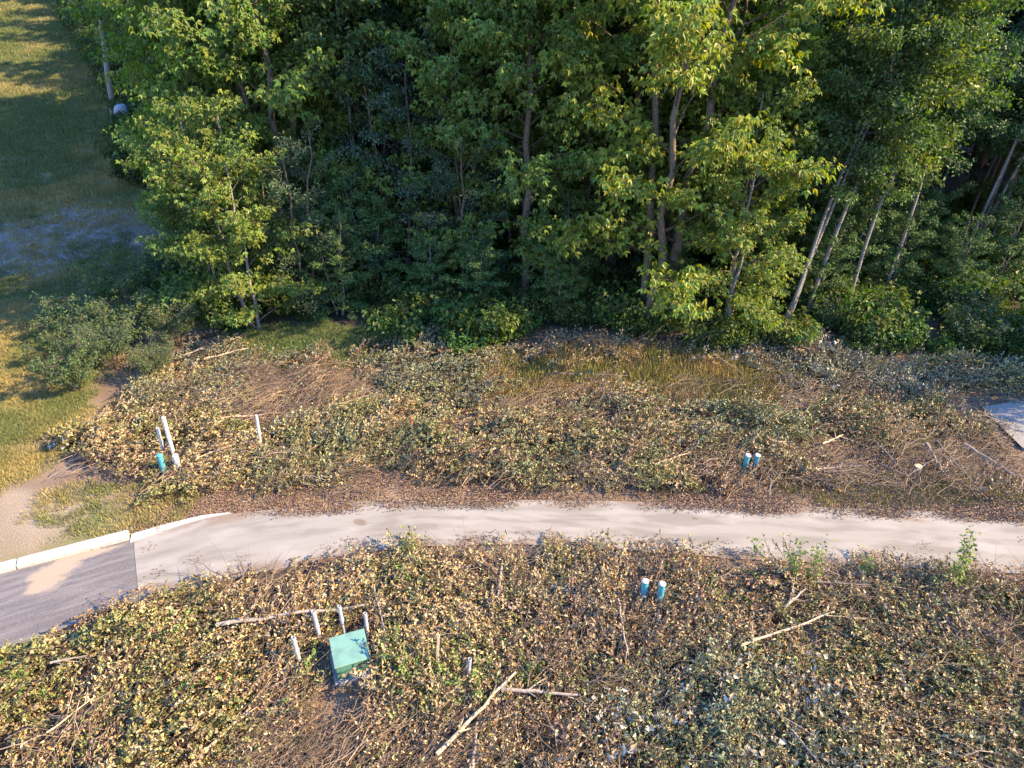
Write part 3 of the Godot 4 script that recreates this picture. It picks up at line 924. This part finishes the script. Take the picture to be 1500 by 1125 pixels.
func build_brush() -> void:
	rng.seed = 77
	var meshes := []
	for k in 4: meshes.append(brush_mesh(k))
	var front := {khaki = 4.0, olive = 2.6, brown = 2.2, grey = 0.8}
	var oval := [0.55, 0.2, 0.25]
	var thin := [0.3, 0.5, 0.2]
	# below the path
	brush("khaki wilted brush filling the lower left corner below the asphalt", Vector2(-9.0, -9.4), Vector2(4.2, 3.6), 17, 0.75, -0.45, {khaki = 4.0, olive = 4.0, brown = 1.2, fresh = 0.4}, oval, meshes)
	brush("brown and khaki brush between the utility box and the path", Vector2(-4.3, -12.6), Vector2(3.6, 1.9), 16, 0.5, -0.3, {khaki = 4.0, brown = 3.0, olive = 1.0}, oval, meshes)
	brush("olive brush with green leaves right of the utility box", Vector2(-1.6, -11.2), Vector2(2.1, 2.0), 16, 0.55, 1.2, {olive = 3.0, khaki = 3.0, fresh = 1.3, brown = 0.8}, oval, meshes)
	brush("brown twiggy brush at the bottom left of the centre", Vector2(-4.0, -8.3), Vector2(3.4, 1.6), 13, 0.4, 0.7, {brown = 4.0, khaki = 2.6, olive = 0.6}, [0.3, 0.2, 0.5], meshes)
	brush("dense olive brush just below the middle of the path", Vector2(-0.6, -13.6), Vector2(3.2, 1.7), 16, 0.6, 1.5, {olive = 3.0, khaki = 3.0, brown = 2.0, grey = 1.0}, oval, meshes)
	brush("brown leafy brush around the near pair of teal pipes", Vector2(3.2, -12.4), Vector2(2.7, 2.3), 15, 0.5, 1.1, {khaki = 3.5, brown = 3.0, olive = 1.2}, oval, meshes)
	brush("brown dry brush at the bottom centre under the peeled pole", Vector2(0.6, -8.9), Vector2(2.6, 1.9), 14, 0.35, 0.8, {brown = 4.0, khaki = 3.0, fresh = 0.4}, [0.3, 0.2, 0.5], meshes)
	brush("grey green heap with white leaf undersides at the bottom right of centre", Vector2(3.9, -9.3), Vector2(2.3, 2.2), 17, 0.65, 1.9, {grey = 4.0, olive = 1.5, pale = 0.7, fresh = 0.6}, thin, meshes)
	brush("olive brush under the green saplings below the path", Vector2(7.4, -12.0), Vector2(3.2, 2.2), 16, 0.5, 2.4, {olive = 4.0, brown = 2.0, khaki = 3.0, fresh = 0.8}, thin, meshes)
	brush("khaki and grey brush in rows at the bottom right", Vector2(7.6, -8.9), Vector2(3.0, 2.4), 16, 0.5, 2.4, {olive = 3.0, khaki = 4.0, grey = 0.8, brown = 1.2, pale = 0.1}, thin, meshes)
	brush("green brush in rows filling the lower right corner", Vector2(12.0, -10.6), Vector2(3.6, 3.6), 15, 0.6, 2.5, {olive = 4.5, grey = 1.2, brown = 1.6, khaki = 2.4, fresh = 0.5}, thin, meshes)
	# beyond the path
	brush("khaki brush heap around the tall white pipes at left", Vector2(-12.4, -19.4), Vector2(3.9, 2.4), 15, 0.8, 0.2, {khaki = 5.0, olive = 2.6, brown = 1.0, pale = 0.1}, oval, meshes)
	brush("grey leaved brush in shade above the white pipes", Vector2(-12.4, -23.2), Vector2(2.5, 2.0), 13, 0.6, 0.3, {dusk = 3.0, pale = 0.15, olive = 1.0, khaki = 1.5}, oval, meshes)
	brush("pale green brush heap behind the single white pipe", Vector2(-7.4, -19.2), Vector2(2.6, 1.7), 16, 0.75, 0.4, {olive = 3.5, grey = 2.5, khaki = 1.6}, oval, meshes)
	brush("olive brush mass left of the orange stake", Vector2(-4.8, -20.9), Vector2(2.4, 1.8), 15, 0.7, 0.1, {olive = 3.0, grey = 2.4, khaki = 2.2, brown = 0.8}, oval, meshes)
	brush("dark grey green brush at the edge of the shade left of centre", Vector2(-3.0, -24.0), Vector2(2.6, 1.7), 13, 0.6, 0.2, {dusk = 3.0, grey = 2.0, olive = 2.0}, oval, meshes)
	brush("olive brush mass above the middle of the path", Vector2(-1.0, -20.0), Vector2(3.2, 2.2), 15, 0.7, 0.15, {olive = 3.0, grey = 2.0, khaki = 2.4, brown = 0.9}, thin, meshes)
	brush("wide khaki brush mass left of the far teal pipes", Vector2(3.6, -20.6), Vector2(3.0, 2.6), 15, 0.7, 0.1, {olive = 3.2, khaki = 3.0, grey = 1.6, brown = 0.9}, oval, meshes)
	brush("olive leafy edge of brush spilling on to the path", Vector2(3.2, -18.0), Vector2(2.6, 0.9), 15, 0.45, 1.3, {olive = 3.0, khaki = 3.0, brown = 1.0}, oval, meshes)
	brush("tall grey green brush heap behind the far teal pipes", Vector2(7.4, -20.6), Vector2(2.5, 1.7), 17, 1.0, 0.3, {olive = 3.0, grey = 2.6, khaki = 2.4}, oval, meshes)
	brush("khaki and rust brush bank above the fanned poles at right", Vector2(13.2, -21.2), Vector2(3.6, 1.2), 16, 0.8, 0.2, {khaki = 4.0, olive = 2.6, brown = 1.6, grey = 0.6}, oval, meshes)
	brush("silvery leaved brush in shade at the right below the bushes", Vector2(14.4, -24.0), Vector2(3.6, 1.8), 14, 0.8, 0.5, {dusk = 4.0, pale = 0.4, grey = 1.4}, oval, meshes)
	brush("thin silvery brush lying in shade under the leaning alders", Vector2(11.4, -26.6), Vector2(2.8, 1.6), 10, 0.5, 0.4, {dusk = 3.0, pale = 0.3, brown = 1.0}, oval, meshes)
	brush("small rust brush around the far teal pipes", Vector2(7.0, -18.3), Vector2(2.2, 0.8), 11, 0.25, 0.4, {khaki = 3.0, brown = 3.0, olive = 0.8}, [0.4, 0.2, 0.4], meshes)
	brush("low twiggy brush on the bare litter at right", Vector2(13.0, -18.3), Vector2(3.6, 1.2), 2.0, 0.1, 0.8, {brown = 3.0, khaki = 1.5}, [0.1, 0.1, 0.8], meshes)
	brush("low brush at the far right end beside the pavement", Vector2(17.6, -20.6), Vector2(1.6, 1.4), 10, 0.4, 0.8, {brown = 2.0, olive = 2.0, dusk = 1.0}, oval, meshes)
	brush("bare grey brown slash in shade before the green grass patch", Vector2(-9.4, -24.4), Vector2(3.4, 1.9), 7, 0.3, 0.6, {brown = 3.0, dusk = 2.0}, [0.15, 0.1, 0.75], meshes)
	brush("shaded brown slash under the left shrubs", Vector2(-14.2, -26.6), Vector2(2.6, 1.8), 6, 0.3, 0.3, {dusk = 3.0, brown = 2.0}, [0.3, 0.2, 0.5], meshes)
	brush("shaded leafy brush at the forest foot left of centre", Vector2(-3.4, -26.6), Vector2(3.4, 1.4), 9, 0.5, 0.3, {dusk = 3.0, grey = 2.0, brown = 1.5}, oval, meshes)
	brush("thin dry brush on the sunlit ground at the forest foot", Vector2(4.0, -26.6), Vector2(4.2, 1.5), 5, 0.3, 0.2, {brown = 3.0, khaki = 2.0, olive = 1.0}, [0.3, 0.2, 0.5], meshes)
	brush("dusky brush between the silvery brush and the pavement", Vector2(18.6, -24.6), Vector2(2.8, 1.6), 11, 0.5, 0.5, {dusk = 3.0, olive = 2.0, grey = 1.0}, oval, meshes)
	brush("white leaf undersides at the bottom edge right of centre", Vector2(2.1, -9.2), Vector2(0.55, 0.9), 9, 0.75, 1.9, {pale = 3.0}, oval, meshes)
	brush("small cluster of white leaf undersides in the lower right brush", Vector2(6.4, -10.1), Vector2(0.7, 0.35), 8, 0.6, 1.9, {pale = 3.0}, oval, meshes)
	# stones
	var st := Shape.new()
	var ball := SphereMesh.new()
	ball.radial_segments = 7
	ball.rings = 3
	ball.radius = 0.5
	ball.height = 0.7
	var arr := ball.get_mesh_arrays()
	for q in arr[Mesh.ARRAY_INDEX]:
		st.i.append(q)
	for q in arr[Mesh.ARRAY_VERTEX]:
		var nv: Vector3 = q
		st.v.append(nv * (1.0 + 0.25 * sin(nv.x * 9.0 + nv.z * 7.0)))
		st.n.append(nv.normalized())
		st.c.append(Color.WHITE)
	var stone := st.mesh()
	var ga := []
	var gc := []
	for k in 26000:
		var z := rnd(-52, -14.5)
		var x := rnd(-42, -11.5)
		if k % 2: z = rnd(-47, -30)
		if absf(x) > -z * 0.64 + 8.5: continue
		var sh := maxf(gravel_share(x, z), sand_share(x, z))
		if z > -15.46 + (x + 10.98) * -0.463 - 0.45: continue
		if rng.randf() > sh: continue
		var sz := rnd(0.03, 0.11) if z < -28 else rnd(0.012, 0.05)
		ga.append(Transform3D(Basis(Vector3.UP, rnd(0, TAU)).scaled(Vector3(sz, sz * 0.7, sz * rnd(0.6, 1.0))), Vector3(x, ground_y(x, z), z)))
		var g := rnd(0.12, 0.34)
		gc.append(Color(g * 1.05, g, g * 0.92))
	scatter("stones", stone, mat(Color(1, 1, 1), 0.9, true), ga, gc, stuff("gravel", "loose grey stones on the bare bands of the field", "gravel"))
	# fallen leaves
	var s := Shape.new()
	for k in 14:
		var p := Vector3(rnd(-0.2, 0.2), rnd(0.005, 0.03), rnd(-0.2, 0.2))
		var d := Vector3(rnd(-1, 1), rnd(-0.1, 0.25), rnd(-1, 1)).normalized()
		var g := exp(rnd(-0.6, 0.6))
		s.leaf(p, d, (Vector3.UP + on_ball() * 0.5).normalized(), rnd(0.04, 0.08), rnd(0.02, 0.04), rnd(0.0, 0.015), Color(g, g * rnd(0.85, 1.1), g * rnd(0.7, 1.1)))
	var lm := s.mesh()
	var a := []
	var c := []
	for k in 20000:
		var x := rnd(-14, 18)
		var near := rng.randf() < 0.35
		var z := rnd(-15.5, -8.0) if near else rnd(-28.6, -16.6)
		if k % 3 == 0: z = far_edge(x) + 0.35 - 1.9 * pow(rng.randf(), 1.3)
		if k % 3 == 0 and rng.randf() > 0.75 + 1.6 * patch_noise.get_noise_2d(x * 11.0, z * 11.0): continue
		if k % 3 == 0: near = false
		var y := 0.0
		var on_path := z < near_edge(x) + 0.0 and z > far_edge(x)
		if on_path:
			var e := minf(near_edge(x) - z, z - far_edge(x))
			if x < -7.0: e += 0.4
			if rng.randf() < 0.985 * smoothstep(0.0, 0.5, e + 0.5 * patch_noise.get_noise_2d(x * 10.0, z * 10.0)): continue
			y = 0.005
		else:
			if x < -11.0 and (z > -18.0 or x < -15.5): continue
			y = ground_y(x, z)
			if not near and z < far_edge(x) - 2.5 and rng.randf() < 0.35: continue
		a.append(Transform3D(Basis(Vector3.UP, rnd(0, TAU)).scaled(Vector3.ONE * rnd(0.8, 1.3)), Vector3(x, y, z)))
		var g := rnd(0.7, 1.3)
		c.append(Color(0.225, 0.15, 0.092).lerp(Color(0.17, 0.13, 0.095), rng.randf()) * Color(g, g * rnd(0.9, 1.1), g, 1))
	var lo := stuff("leaf_litter", "brown fallen leaves scattered along the path edges and bare soil", "litter")
	scatter("fallen_leaves", lm, M.brush, a, c, lo)
	# bare twigs
	s = Shape.new()
	for k in 7:
		var p := Vector3(rnd(-0.3, 0.3), rnd(0.02, 0.12), rnd(-0.25, 0.25))
		var yaw := rnd(-0.5, 0.5)
		var d := Vector3(cos(yaw), rnd(-0.06, 0.1), sin(yaw)) * rnd(0.35, 0.9)
		var g := rnd(0.5, 1.5)
		var cane := bent(p - d * 0.6, p + d * 0.6, rnd(0.0, 0.1), 0.045, 5)
		var thick := rnd(0.005, 0.012)
		s.tube(cane, taper(thick, 0.002, 6), 4, Color(0.185, 0.138, 0.095) * g, false)
		for q in 3:
			var b: Vector3 = cane[rng.randi_range(1, 4)]
			var e: Vector3 = b + (d.normalized() + on_ball() * 0.9) * rnd(0.12, 0.35)
			s.tube(PackedVector3Array([b, b.lerp(e, 0.5) + on_ball() * 0.02, e]), PackedFloat32Array([thick * 0.5, thick * 0.35, 0.001]), 3, Color(0.185, 0.138, 0.095) * g, false)
	var tm := s.mesh()
	a = []
	c = []
	for k in 1000:
		var x := rnd(-14, 17)
		var z := rnd(-14.4, -8.0)
		var y := rnd(0.0, 0.4)
		if k % 2 == 0: z = rnd(-24.5, -17.6)
		if k % 8 == 1:
			x = rnd(-11.0, -6.5); z = rnd(-25.4, -21.3); y = rnd(0.0, 0.35)
		if k % 40 == 3:
			x = rnd(9.0, 16.5); z = rnd(-20.0, -17.4); y = rnd(0.0, 0.12)
		if k % 9 == 0:
			x = rnd(-5.5, -0.5); z = rnd(-10.3, -8.0); y = rnd(0.0, 0.3)
		if z > near_edge(x) - 0.2 and z < -13.0 and x < -9: continue
		if z < near_edge(x) + 0.1 and z > far_edge(x) - 0.1: continue
		if x < -11.0 and z > -18.2 and z < -12.0: continue
		if Vector2(x + 3.75, z + 10.6).length() < 1.35: continue
		var b := Basis(Vector3.UP, rnd(0, TAU) if k % 3 else 0.6 + rnd(-0.4, 0.4)) * Basis(Vector3.BACK, rnd(-0.1, 0.25))
		a.append(Transform3D(b.scaled(Vector3.ONE * rnd(0.8, 1.9)), Vector3(x, ground_y(x, z) + y, z)))
		var g := rnd(0.6, 1.5)
		c.append(Color(g, g, g))
	var to := stuff("twigs", "thin bare twigs tangled through the cut brush", "twigs")
	scatter("bare_twigs", tm, M.brush, a, c, to)


# ------------------------------------------------------------------ grass
func build_grass() -> void:
	rng.seed = 99
	var s := Shape.new()
	for k in 22:
		var o := Vector3(rnd(-0.22, 0.22), -0.02, rnd(-0.22, 0.22))
		var d := Vector3(rnd(-0.6, 0.6), 1.0, rnd(-0.6, 0.6)).normalized()
		var g := exp(rnd(-0.4, 0.4))
		s.leaf(o, d, on_ball(), rnd(0.09, 0.2), rnd(0.012, 0.02), 0.0, Color(g * rnd(0.85, 1.2), g, g * rnd(0.7, 1.2)))
	var tuft := s.mesh()
	var a := []
	var c := []
	for k in 60000:
		var z := -17.0 - 83.0 * pow(rng.randf(), 1.5)
		var x := forest_x(z) - rnd(-0.6, 34.0)
		if z > -29.4: x = -15.2 - rnd(-3.0, 13.0)
		if absf(x) > -z * 0.64 + 8.5: continue
		var f := field_share(x, z)
		if rng.randf() > f: continue
		var bare := maxf(gravel_share(x, z), sand_share(x, z))
		if rng.randf() < bare * 0.62: continue
		var far := clampf((-z - 25.0) / 60.0, 0, 1)
		var sc := lerpf(0.9, 2.6, far) * rnd(0.7, 1.3)
		a.append(Transform3D(Basis(Vector3.UP, rnd(0, TAU)).scaled(Vector3(sc, sc * lerpf(0.9, 0.55, far), sc)), Vector3(x, ground_y(x, z), z)))
		var n := patch_noise.get_noise_2d(x * 5.0, z * 5.0) + 0.6 * patch_noise.get_noise_2d(x * 1.6, z * 1.6)
		var col := Color(0.135, 0.165, 0.058).lerp(Color(0.32, 0.265, 0.11), clampf(lerpf(0.5, 0.08, clampf((-z - 20.0) / 14.0, 0, 1)) + 1.5 * n + bare * 0.4, 0, 1))
		var g := rnd(0.75, 1.25)
		c.append(col * Color(g, g, g, 1))
	var go := stuff("grass", "short green grass of the sloping field at the left", "grass")
	scatter("grass_blades", tuft, M.grass, a, c, go)
	# verge, dry meadow and the green patch by the forest
	for patch in [["dry yellow grass in the sunlit strip before the forest", -1.5, 11.5, -27.6, -22.6, 1500, Color(0.36, 0.25, 0.09), Color(0.22, 0.21, 0.055), 1.3], ["fresh green grass patch before the willow in shade", -13.0, -5.5, -30.2, -25.6, 1500, Color(0.10, 0.16, 0.05), Color(0.13, 0.17, 0.06), 1.0], ["green weeds beside the kerb and the sandy ground", -14.6, -9.8, -18.2, -15.5, 420, Color(0.14, 0.17, 0.06), Color(0.30, 0.26, 0.11), 0.9], ["thin yellow grass along the upper path edge at right", 8.0, 16.0, -18.6, -16.9, 420, Color(0.30, 0.25, 0.09), Color(0.18, 0.19, 0.06), 0.8]]:
		a = []
		c = []
		var wide: bool = patch[1] == -1.5
		for k in int(patch[5]):
			var x := rnd(patch[1], patch[2])
			var z := rnd(patch[3], patch[4])
			var mid := Vector2((x - (patch[1] + patch[2]) * 0.5) / (patch[2] - patch[1]) * 2.0, (z - (patch[3] + patch[4]) * 0.5) / (patch[4] - patch[3]) * 2.0)
			if mid.length() + 0.6 * patch_noise.get_noise_2d(x * 6.0, z * 6.0) > 1.05: continue
			if z > far_edge(x) - 0.15 and z > -17.4: continue
			if x < -10.9 and z > -15.46 + (x + 10.98) * -0.463 - 0.25: continue
			var sc: float = patch[8] * rnd(0.6, 1.4)
			a.append(Transform3D(Basis(Vector3.UP, rnd(0, TAU)).scaled(Vector3(sc, sc * (1.5 if wide else 1.0), sc)), Vector3(x, ground_y(x, z), z)))
			var g := rnd(0.75, 1.25)
			c.append((patch[6] as Color).lerp(patch[7], clampf(0.5 + 1.4 * patch_noise.get_noise_2d(x * 9.0, z * 9.0 + 60.0), 0, 1)) * Color(g, g, g, 1))
		scatter("grass_blades", tuft, M.grass, a, c, stuff("grass", patch[0], "grass"))


# ------------------------------------------------------------------ made things
func ring(profile: Array, sides: int) -> ArrayMesh:
	# lathe: profile [[radius, y], ...]
	var s := Shape.new()
	for k in profile.size() - 1:
		for q in sides:
			var a0 := TAU * q / sides
			var a1 := TAU * (q + 1) / sides
			var d0 := Vector3(cos(a0), 0, sin(a0))
			var d1 := Vector3(cos(a1), 0, sin(a1))
			var p: Array = profile[k]
			var r: Array = profile[k + 1]
			s.quad(d0 * p[0] + Vector3.UP * p[1], d1 * p[0] + Vector3.UP * p[1], d1 * r[0] + Vector3.UP * r[1], d0 * r[0] + Vector3.UP * r[1], Color.WHITE)
	return s.mesh()

func pipe(label: String, group: String, x: float, z: float, h: float, r: float, m: Material, lean: Vector2, cap: Material = null) -> void:
	var o := thing("pipe", label, "pipe", Vector3(x, -0.1, z), 0.0, group)
	o.basis = Basis(Vector3.BACK, -lean.x) * Basis(Vector3.RIGHT, lean.y)
	h += 0.1
	if cap:
		part("pipe_body", ring([[r, -0.2], [r, h - r * 0.45]], 20), m, o)
		part("pipe_cap", ring([[r + 0.008, h - r * 0.45], [r + 0.008, h - 0.03], [r - 0.02, h - 0.004], [r * 0.45, h], [0.0, h]], 20), cap, o)
	else:
		part("pipe_body", ring([[r, -0.2], [r, h - 0.01], [r - 0.008, h], [r - 0.014, h - 0.005], [r - 0.014, h - 0.5], [0.0, h - 0.5]], 18), m, o)
		part("collar", ring([[r + 0.002, h * 0.55], [r + 0.007, h * 0.55 + 0.005], [r + 0.007, h * 0.55 + 0.09], [r + 0.002, h * 0.55 + 0.095]], 18), m, o)

func build_objects() -> void:
	rng.seed = 404
	# utility box
	var o := thing("utility_box", "green metal utility box on a concrete pad among dry brush", "utility box", Vector3(-3.73, -0.06, -11.08), 0.36)
	var s := Shape.new()
	s.box(Transform3D(Basis(), Vector3(0, -0.12, 0)), Vector3(0.92, 0.28, 0.92), 0.02, Color.WHITE)
	part("pad", s.mesh(), M.concrete, o)
	s = Shape.new()
	s.box(Transform3D(Basis(), Vector3(0, 0.162, 0)), Vector3(0.76, 0.46, 0.74), 0.012, Color.WHITE)
	part("body", s.mesh(), M.green_paint, o)
	s = Shape.new()
	s.box(Transform3D(Basis(Vector3.RIGHT, 0.1), Vector3(0, 0.63, 0.0)), Vector3(0.82, 0.06, 0.83), 0.015, Color.WHITE)
	var lid := part("lid", s.mesh(), M.lid_paint, o)
	s = Shape.new()
	s.box(Transform3D(Basis(Vector3.RIGHT, 0.1), Vector3(0, 0.692, -0.02)), Vector3(0.7, 0.012, 0.02), 0.004, Color.WHITE)
	part("seam", s.mesh(), M.lid_paint, lid)
	s = Shape.new()
	s.box(Transform3D(Basis(Vector3.BACK, 0.6), Vector3(0.22, 0.36, 0.385)), Vector3(0.05, 0.15, 0.03), 0.008, Color.WHITE)
	part("handle", s.mesh(), M.dark_metal, o)
	s = Shape.new()
	s.box(Transform3D(Basis(), Vector3(0.0, 0.2, 0.375)), Vector3(0.012, 0.36, 0.012), 0.003, Color.WHITE)
	part("door_edge", s.mesh(), M.dark_metal, o)
	# pipes round the box
	pipe("short grey pipe standing left of the green utility box", "grey pipes around the utility box", -4.92, -11.05, 1.0, 0.05, M.grey_plastic, Vector2(-0.03, 0))
	pipe("grey pipe touching the left back corner of the utility box", "grey pipes around the utility box", -4.60, -11.72, 1.1, 0.05, M.grey_plastic, Vector2(-0.04, 0))
	pipe("grey pipe behind the middle of the utility box", "grey pipes around the utility box", -4.07, -11.93, 1.05, 0.045, M.grey_plastic, Vector2(-0.02, 0))
	pipe("short grey pipe behind the right corner of the utility box", "grey pipes around the utility box", -3.50, -11.85, 0.9, 0.045, M.grey_plastic, Vector2(0.02, 0))
	pipe("slanted grey pipe in brush right of the utility box", "", -1.03, -10.65, 0.85, 0.045, M.grey_plastic, Vector2(0.1, 0.05))
	# teal pipes and white pipes
	pipe("teal pipe, left one of the pair below the path", "near teal pipes", 3.32, -12.86, 0.95, 0.085, M.teal_paint, Vector2(0.0, 0), M.white_plastic)
	pipe("teal pipe, right one of the pair below the path", "near teal pipes", 3.70, -12.75, 0.97, 0.085, M.teal_paint, Vector2(0.02, 0), M.white_plastic)
	pipe("teal pipe, left one of the pair beyond the path", "far teal pipes", 7.52, -18.6, 0.66, 0.088, M.teal_paint, Vector2(0.08, 0), M.white_plastic)
	pipe("teal pipe, right one of the pair beyond the path", "far teal pipes", 7.86, -18.6, 0.66, 0.088, M.teal_paint, Vector2(0.04, 0), M.white_plastic)
	pipe("short bright teal pipe at the foot of the tall white pipe", "", -11.08, -18.2, 0.95, 0.088, M.teal_paint, Vector2(0, 0), M.teal_paint)
	pipe("short white capped pipe beside the short teal pipe", "", -10.62, -18.25, 0.9, 0.088, M.white_plastic, Vector2(0, 0), M.white_plastic)
	pipe("tall white pipe, highest of the three white pipes", "tall white pipes", -11.15, -19.1, 1.75, 0.065, M.white_plastic, Vector2(0.01, 0))
	pipe("thinner white pipe left of the highest white pipe", "tall white pipes", -11.55, -19.25, 1.25, 0.05, M.white_plastic, Vector2(0.03, 0))
	pipe("single thin white pipe standing apart in green brush", "tall white pipes", -8.48, -19.7, 1.45, 0.045, M.white_plastic, Vector2(0.05, 0))
	# stakes and a stump
	for st in [["wooden_stake", "small orange topped stake in brush above the path", -3.46, -20.4, 1.0, M.orange, Vector2(0.04, 0)], ["wooden_stake", "pale wooden lath leaning in brush right of the utility box", -1.75, -10.7, 1.3, M.stick_pale, Vector2(0.08, -0.2)]]:
		var k := thing(st[0], st[1], "stake", Vector3(st[2], -0.1, st[3]))
		k.basis = Basis(Vector3.BACK, -st[6].x) * Basis(Vector3.RIGHT, st[6].y)
		s = Shape.new()
		s.box(Transform3D(Basis(), Vector3(0, -0.1, 0)), Vector3(0.06, st[4] - 0.15, 0.03), 0.005, Color.WHITE)
		part("shaft", s.mesh(), M.stick_pale, k)
		s = Shape.new()
		s.box(Transform3D(Basis(), Vector3(0, st[4] - 0.25, 0)), Vector3(0.064, 0.28, 0.034), 0.008, Color.WHITE)
		part("tip", s.mesh(), st[5], k)
	var st := thing("tree_stump", "low cut stump with pale top in the litter at right", "stump", Vector3(13.1, -0.1, -18.5))
	part("bark", ring([[0.13, 0.0], [0.115, 0.15], [0.12, 0.38]], 12), M.stick_grey, st)
	part("cut_face", ring([[0.12, 0.38], [0.0, 0.385]], 12), M.cut_wood, st)
	# rounded tank at the field edge
	var tk := thing("tank", "rounded blue grey tank on a short post at the forest edge", "tank", Vector3(-30.4, ground_y(-30.4, -58.6), -58.6))
	var prof := []
	for k in 13:
		var f := PI * k / 12.0
		prof.append([0.62 * pow(sin(f), 0.7) + 0.001, 1.35 - 0.75 * cos(f)])
	part("shell", ring(prof, 20), M.tank, tk)
	part("post", ring([[0.28, -0.2], [0.24, 0.75]], 14), M.grey_plastic, tk)
	# poles and branches lying about
	for q in STICKS:
		var a := Vector3(q[0], 0, q[1])
		var e := Vector3(q[2], 0, q[3])
		var mid := (a + e) * 0.5
		var k := thing("cut_pole" if q[5] >= 0.045 else "fallen_branch", q[7], "branch", Vector3(mid.x, ground_y(mid.x, mid.z), mid.z))
		var wood := Shape.new()
		var pa: Vector3 = a - mid + Vector3.UP * (q[4] + 0.06)
		var pe: Vector3 = e - mid + Vector3.UP * (q[4] + 0.02)
		var l := pa.distance_to(pe)
		var pts := bent(pa, pe, 0.0, l * 0.012, 7)
		var m: Material = [M.stick_grey, M.stick_pale, M.stick_dark][q[6]]
		wood.tube(pts, taper(q[5], q[5] * 0.55, 8), 8, Color.WHITE)
		part("shaft", wood.mesh(), m, k)
		var tw := Shape.new()
		for b in 4:
			var f := rnd(0.4, 6.5)
			var p := pts[int(f)].lerp(pts[int(f) + 1], f - int(f))
			var dir := ((pe - pa).normalized() + on_ball() * 0.9).normalized()
			dir.y = -absf(dir.y) if b < 2 else absf(dir.y) * 0.5
			var reach: float = (p.y + 0.05) / maxf(0.25, -dir.y) if b < 2 else rnd(0.2, 0.6)
			tw.tube(bent(p, p + dir * minf(reach, 1.4), 0.0, 0.03, 3), taper(q[5] * 0.4, 0.004, 4), 5, Color.WHITE, false)
		part("side_twigs", tw.mesh(), m, k)
		var cut := Shape.new()
		var ax := (pts[0] - pts[1]).normalized()
		cut.tube(PackedVector3Array([pts[0] + ax * 0.001, pts[0] + ax * 0.006]), PackedFloat32Array([q[5] * 0.95, q[5] * 0.9]), 8, Color.WHITE)
		part("cut_end", cut.mesh(), M.cut_wood, k)


func _ready() -> void:
	rng.seed = 1
	rough_noise = noise(3, 0.08, 3)
	patch_noise = noise(8, 0.03, 3)
	sky_and_camera()
	make_materials()
	M.kerb = textured(mat(Color(0.36, 0.345, 0.315), 0.85), grain(18, 256, 0.03, 0.8, 1.12), 0.8)
	build_ground()
	build_paths()
	build_trees()
	build_shrubs()
	build_objects()
	build_brush()
	build_grass()
